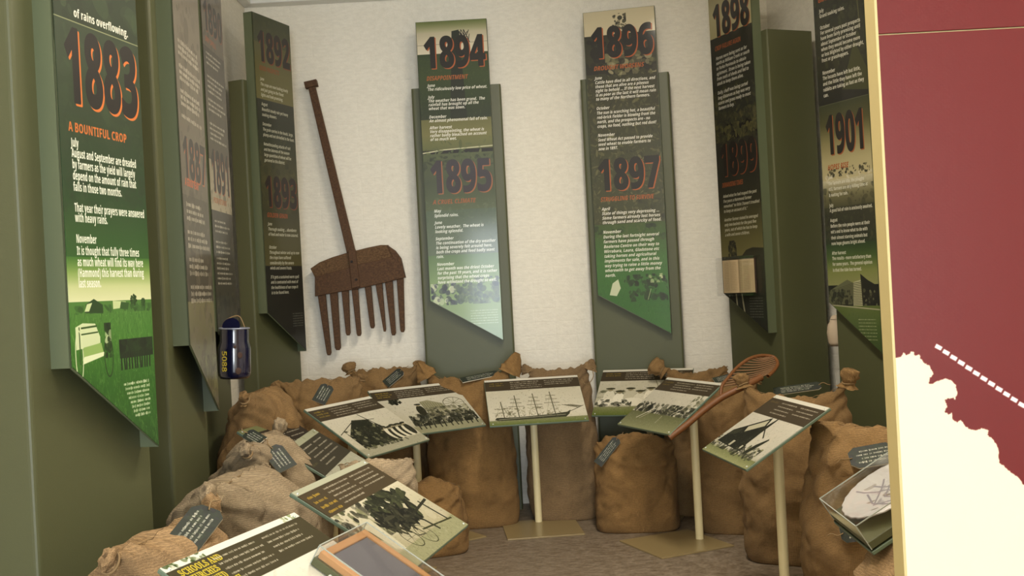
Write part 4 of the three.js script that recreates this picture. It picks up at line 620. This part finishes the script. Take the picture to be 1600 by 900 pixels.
// ---------------------------------------------------------------- blue canister on the 1891 pillar
{
  const c = atDepth(366, 552, 4.42), o = thing('enamel_canister', 'navy blue canister with yellow number 5088 hung on the 1891 banner stand', 'canister', [c.x, c.y, c.z]);
  o.rotation.z = -.05; const r = .068, h = .21;
  part('canister_body', new THREE.LatheGeometry([[.001, -h / 2], [r * .86, -h / 2], [r * .97, -h / 2 + .012], [r, -h / 2 + .03], [r, h / 2 - .085], [r * .94, h / 2 - .066], [r * .88, h / 2 - .058], [r * .88, h / 2 - .006], [r * .9, h / 2], [r * .82, h / 2], [r * .8, h / 2 - .1], [.001, h / 2 - .1]].map(q => new THREE.Vector2(...q)), 48), M.navy, o);
  const rim = new THREE.TorusGeometry(r * .9, .0035, 8, 48); rim.rotateX(Q); rim.translate(0, h / 2, 0); part('rim', rim, M.enamelRim, o, 'pale metal rim');
  part('lid_flap', (() => { const g = new THREE.CylinderGeometry(r * .55, r * .5, .012, 32); g.rotateX(1.2); g.translate(-.02, h / 2 + .006, -.03); return g; })(), M.navy, o);
  const [cv, g] = canvas(512, 128); g.clearRect(0, 0, 512, 128); fitText(g, '5088', 40, 104, 430, 84, '#d8c23c', '200px sans-serif', 7);
  const tx = canvasTexture(cv); const dg = new THREE.CylinderGeometry(r + .0008, r + .0008, .105, 24, 1, true, -.62, .5); dg.translate(0, -.03, 0);
  const U = dg.attributes.uv; for (let i = 0; i < U.count; i++) { const u = U.getX(i), v = U.getY(i); U.setXY(i, 1 - v, u); }
  part('number_print', dg, new THREE.MeshStandardMaterial({ map: tx, transparent: true, alphaTest: .4, roughness: .4, side: THREE.DoubleSide }), o, 'yellow stencilled number 5088');
  for (const [a, y, s] of [[.6, -.005, .011], [.5, -.07, .012], [.3, .03, .006]]) { const q = new THREE.SphereGeometry(s, 12, 10); q.scale(1, 1.2, .18); q.rotateY(a); q.translate(Math.sin(a) * r, y, Math.cos(a) * r); part('rust_patch', q, M.brownSpot, o, 'brown chipped patch'); }
  part('hanger', tube([V(-.06, h / 2 - .02, -.01), V(-.05, h / 2 + .03, -.05), V(0, h / 2 + .05, -.07), V(.03, h / 2 + .0, -.06)], .003, 20, 6), M.twine, o);
}
// ---------------------------------------------------------------- open book on the 1899 banner
{
  const o = thing('open_book', 'open printed book with tan pages fixed to the 1899 banner', 'book', [p98.o.position.x, 0, p98.o.position.z], p98.o.rotation.y); const y = atDepth(1163, 431, 5.75).y, x = -.01, w = .27, h = .185;
  o.position.y = y; const [c, g] = canvas(256, 192), R = rng(66); g.fillStyle = '#c9b28c'; g.fillRect(0, 0, 256, 192); for (const x0 of [16, 72, 140, 196]) for (let i = 0; i < 34; i++) greek(g, R, x0, 12 + i * 5, 46, 2.4, '#8d7656');
  const pm = std({ map: canvasTexture(c), roughness: .9 });
  part('cover', box(w + .012, h + .012, .008, x, 0, .006, .002), M.bookCover, o, 'dark cover');
  for (const s of [-1, 1]) { const pg = new THREE.BoxGeometry(w / 2 - .003, h, .022, 12, 1, 1), P = pg.attributes.position, U = pg.attributes.uv; for (let i = 0; i < P.count; i++) { const px = P.getX(i) + s * w / 4; U.setXY(i, px / w + .5, P.getY(i) / h + .5); const q = Math.abs(px) / (w / 2); if (P.getZ(i) > 0) P.setZ(i, .011 + .008 * Math.sin(Math.min(1, q * 1.6) * 2.2) - .012 * Math.exp(-q * 14)); P.setX(i, px); } pg.translate(x, 0, .0215); pg.computeVertexNormals(); part('pages', pg, pm, o); }
  const k = thing('clear_book_case', 'clear case around the open book on the 1899 banner', 'display case', [p98.o.position.x, y, p98.o.position.z], p98.o.rotation.y); const W = .37, H = .215, D = .07, t = .003;
  part('clear_cover', [box(W, H, t, .02, 0, D), box(t, H, D - .01, .02 - W / 2, 0, D / 2 + .002), box(t, H, D - .01, .02 + W / 2, 0, D / 2 + .002), box(W, t, D - .01, .02, H / 2, D / 2 + .002), box(W, t, D - .01, .02, -H / 2, D / 2 + .002)], M.perspex, k, 'clear acrylic cover');
}
// ---------------------------------------------------------------- pale bundle beside the 1901 banner stand
{
  const c = atDepth(1306, 520, 5.55), o = thing('pale_jar', 'pale rounded jar peeping out beside the 1901 banner stand', 'jar', [c.x, c.y, c.z]);
  part('jar_body', new THREE.LatheGeometry([[.001, -.07], [.03, -.07], [.04, -.05], [.046, 0], [.04, .045], [.028, .06], [.03, .07], [.024, .07], [.022, .05], [.001, .05]].map(q => new THREE.Vector2(...q)), 28), M.pale, o);
  part('jar_lid', new THREE.SphereGeometry(.027, 20, 12, 0, 6.3, 0, 1.4).translate(0, .068, 0), M.pale, o);
}
// ---------------------------------------------------------------- twine hanging from the sack behind the ship board
{ const a = rel => atDepth(...rel); const c = a([915, 588, 5.8]); const m = part('twine', tube([a([908, 592, 5.78]), a([914, 600, 5.76]), a([922, 597, 5.8]), a([927, 588, 5.82]), a([926, 580, 5.84])].map(p => p.sub(c)), .0025, 24, 5), M.twine, scene); m.name = 'loose_twine'; m.position.copy(c); tag(m, 'loose loop of twine sticking out from the greyish sack', 'twine'); }
renderer.render(scene, camera);
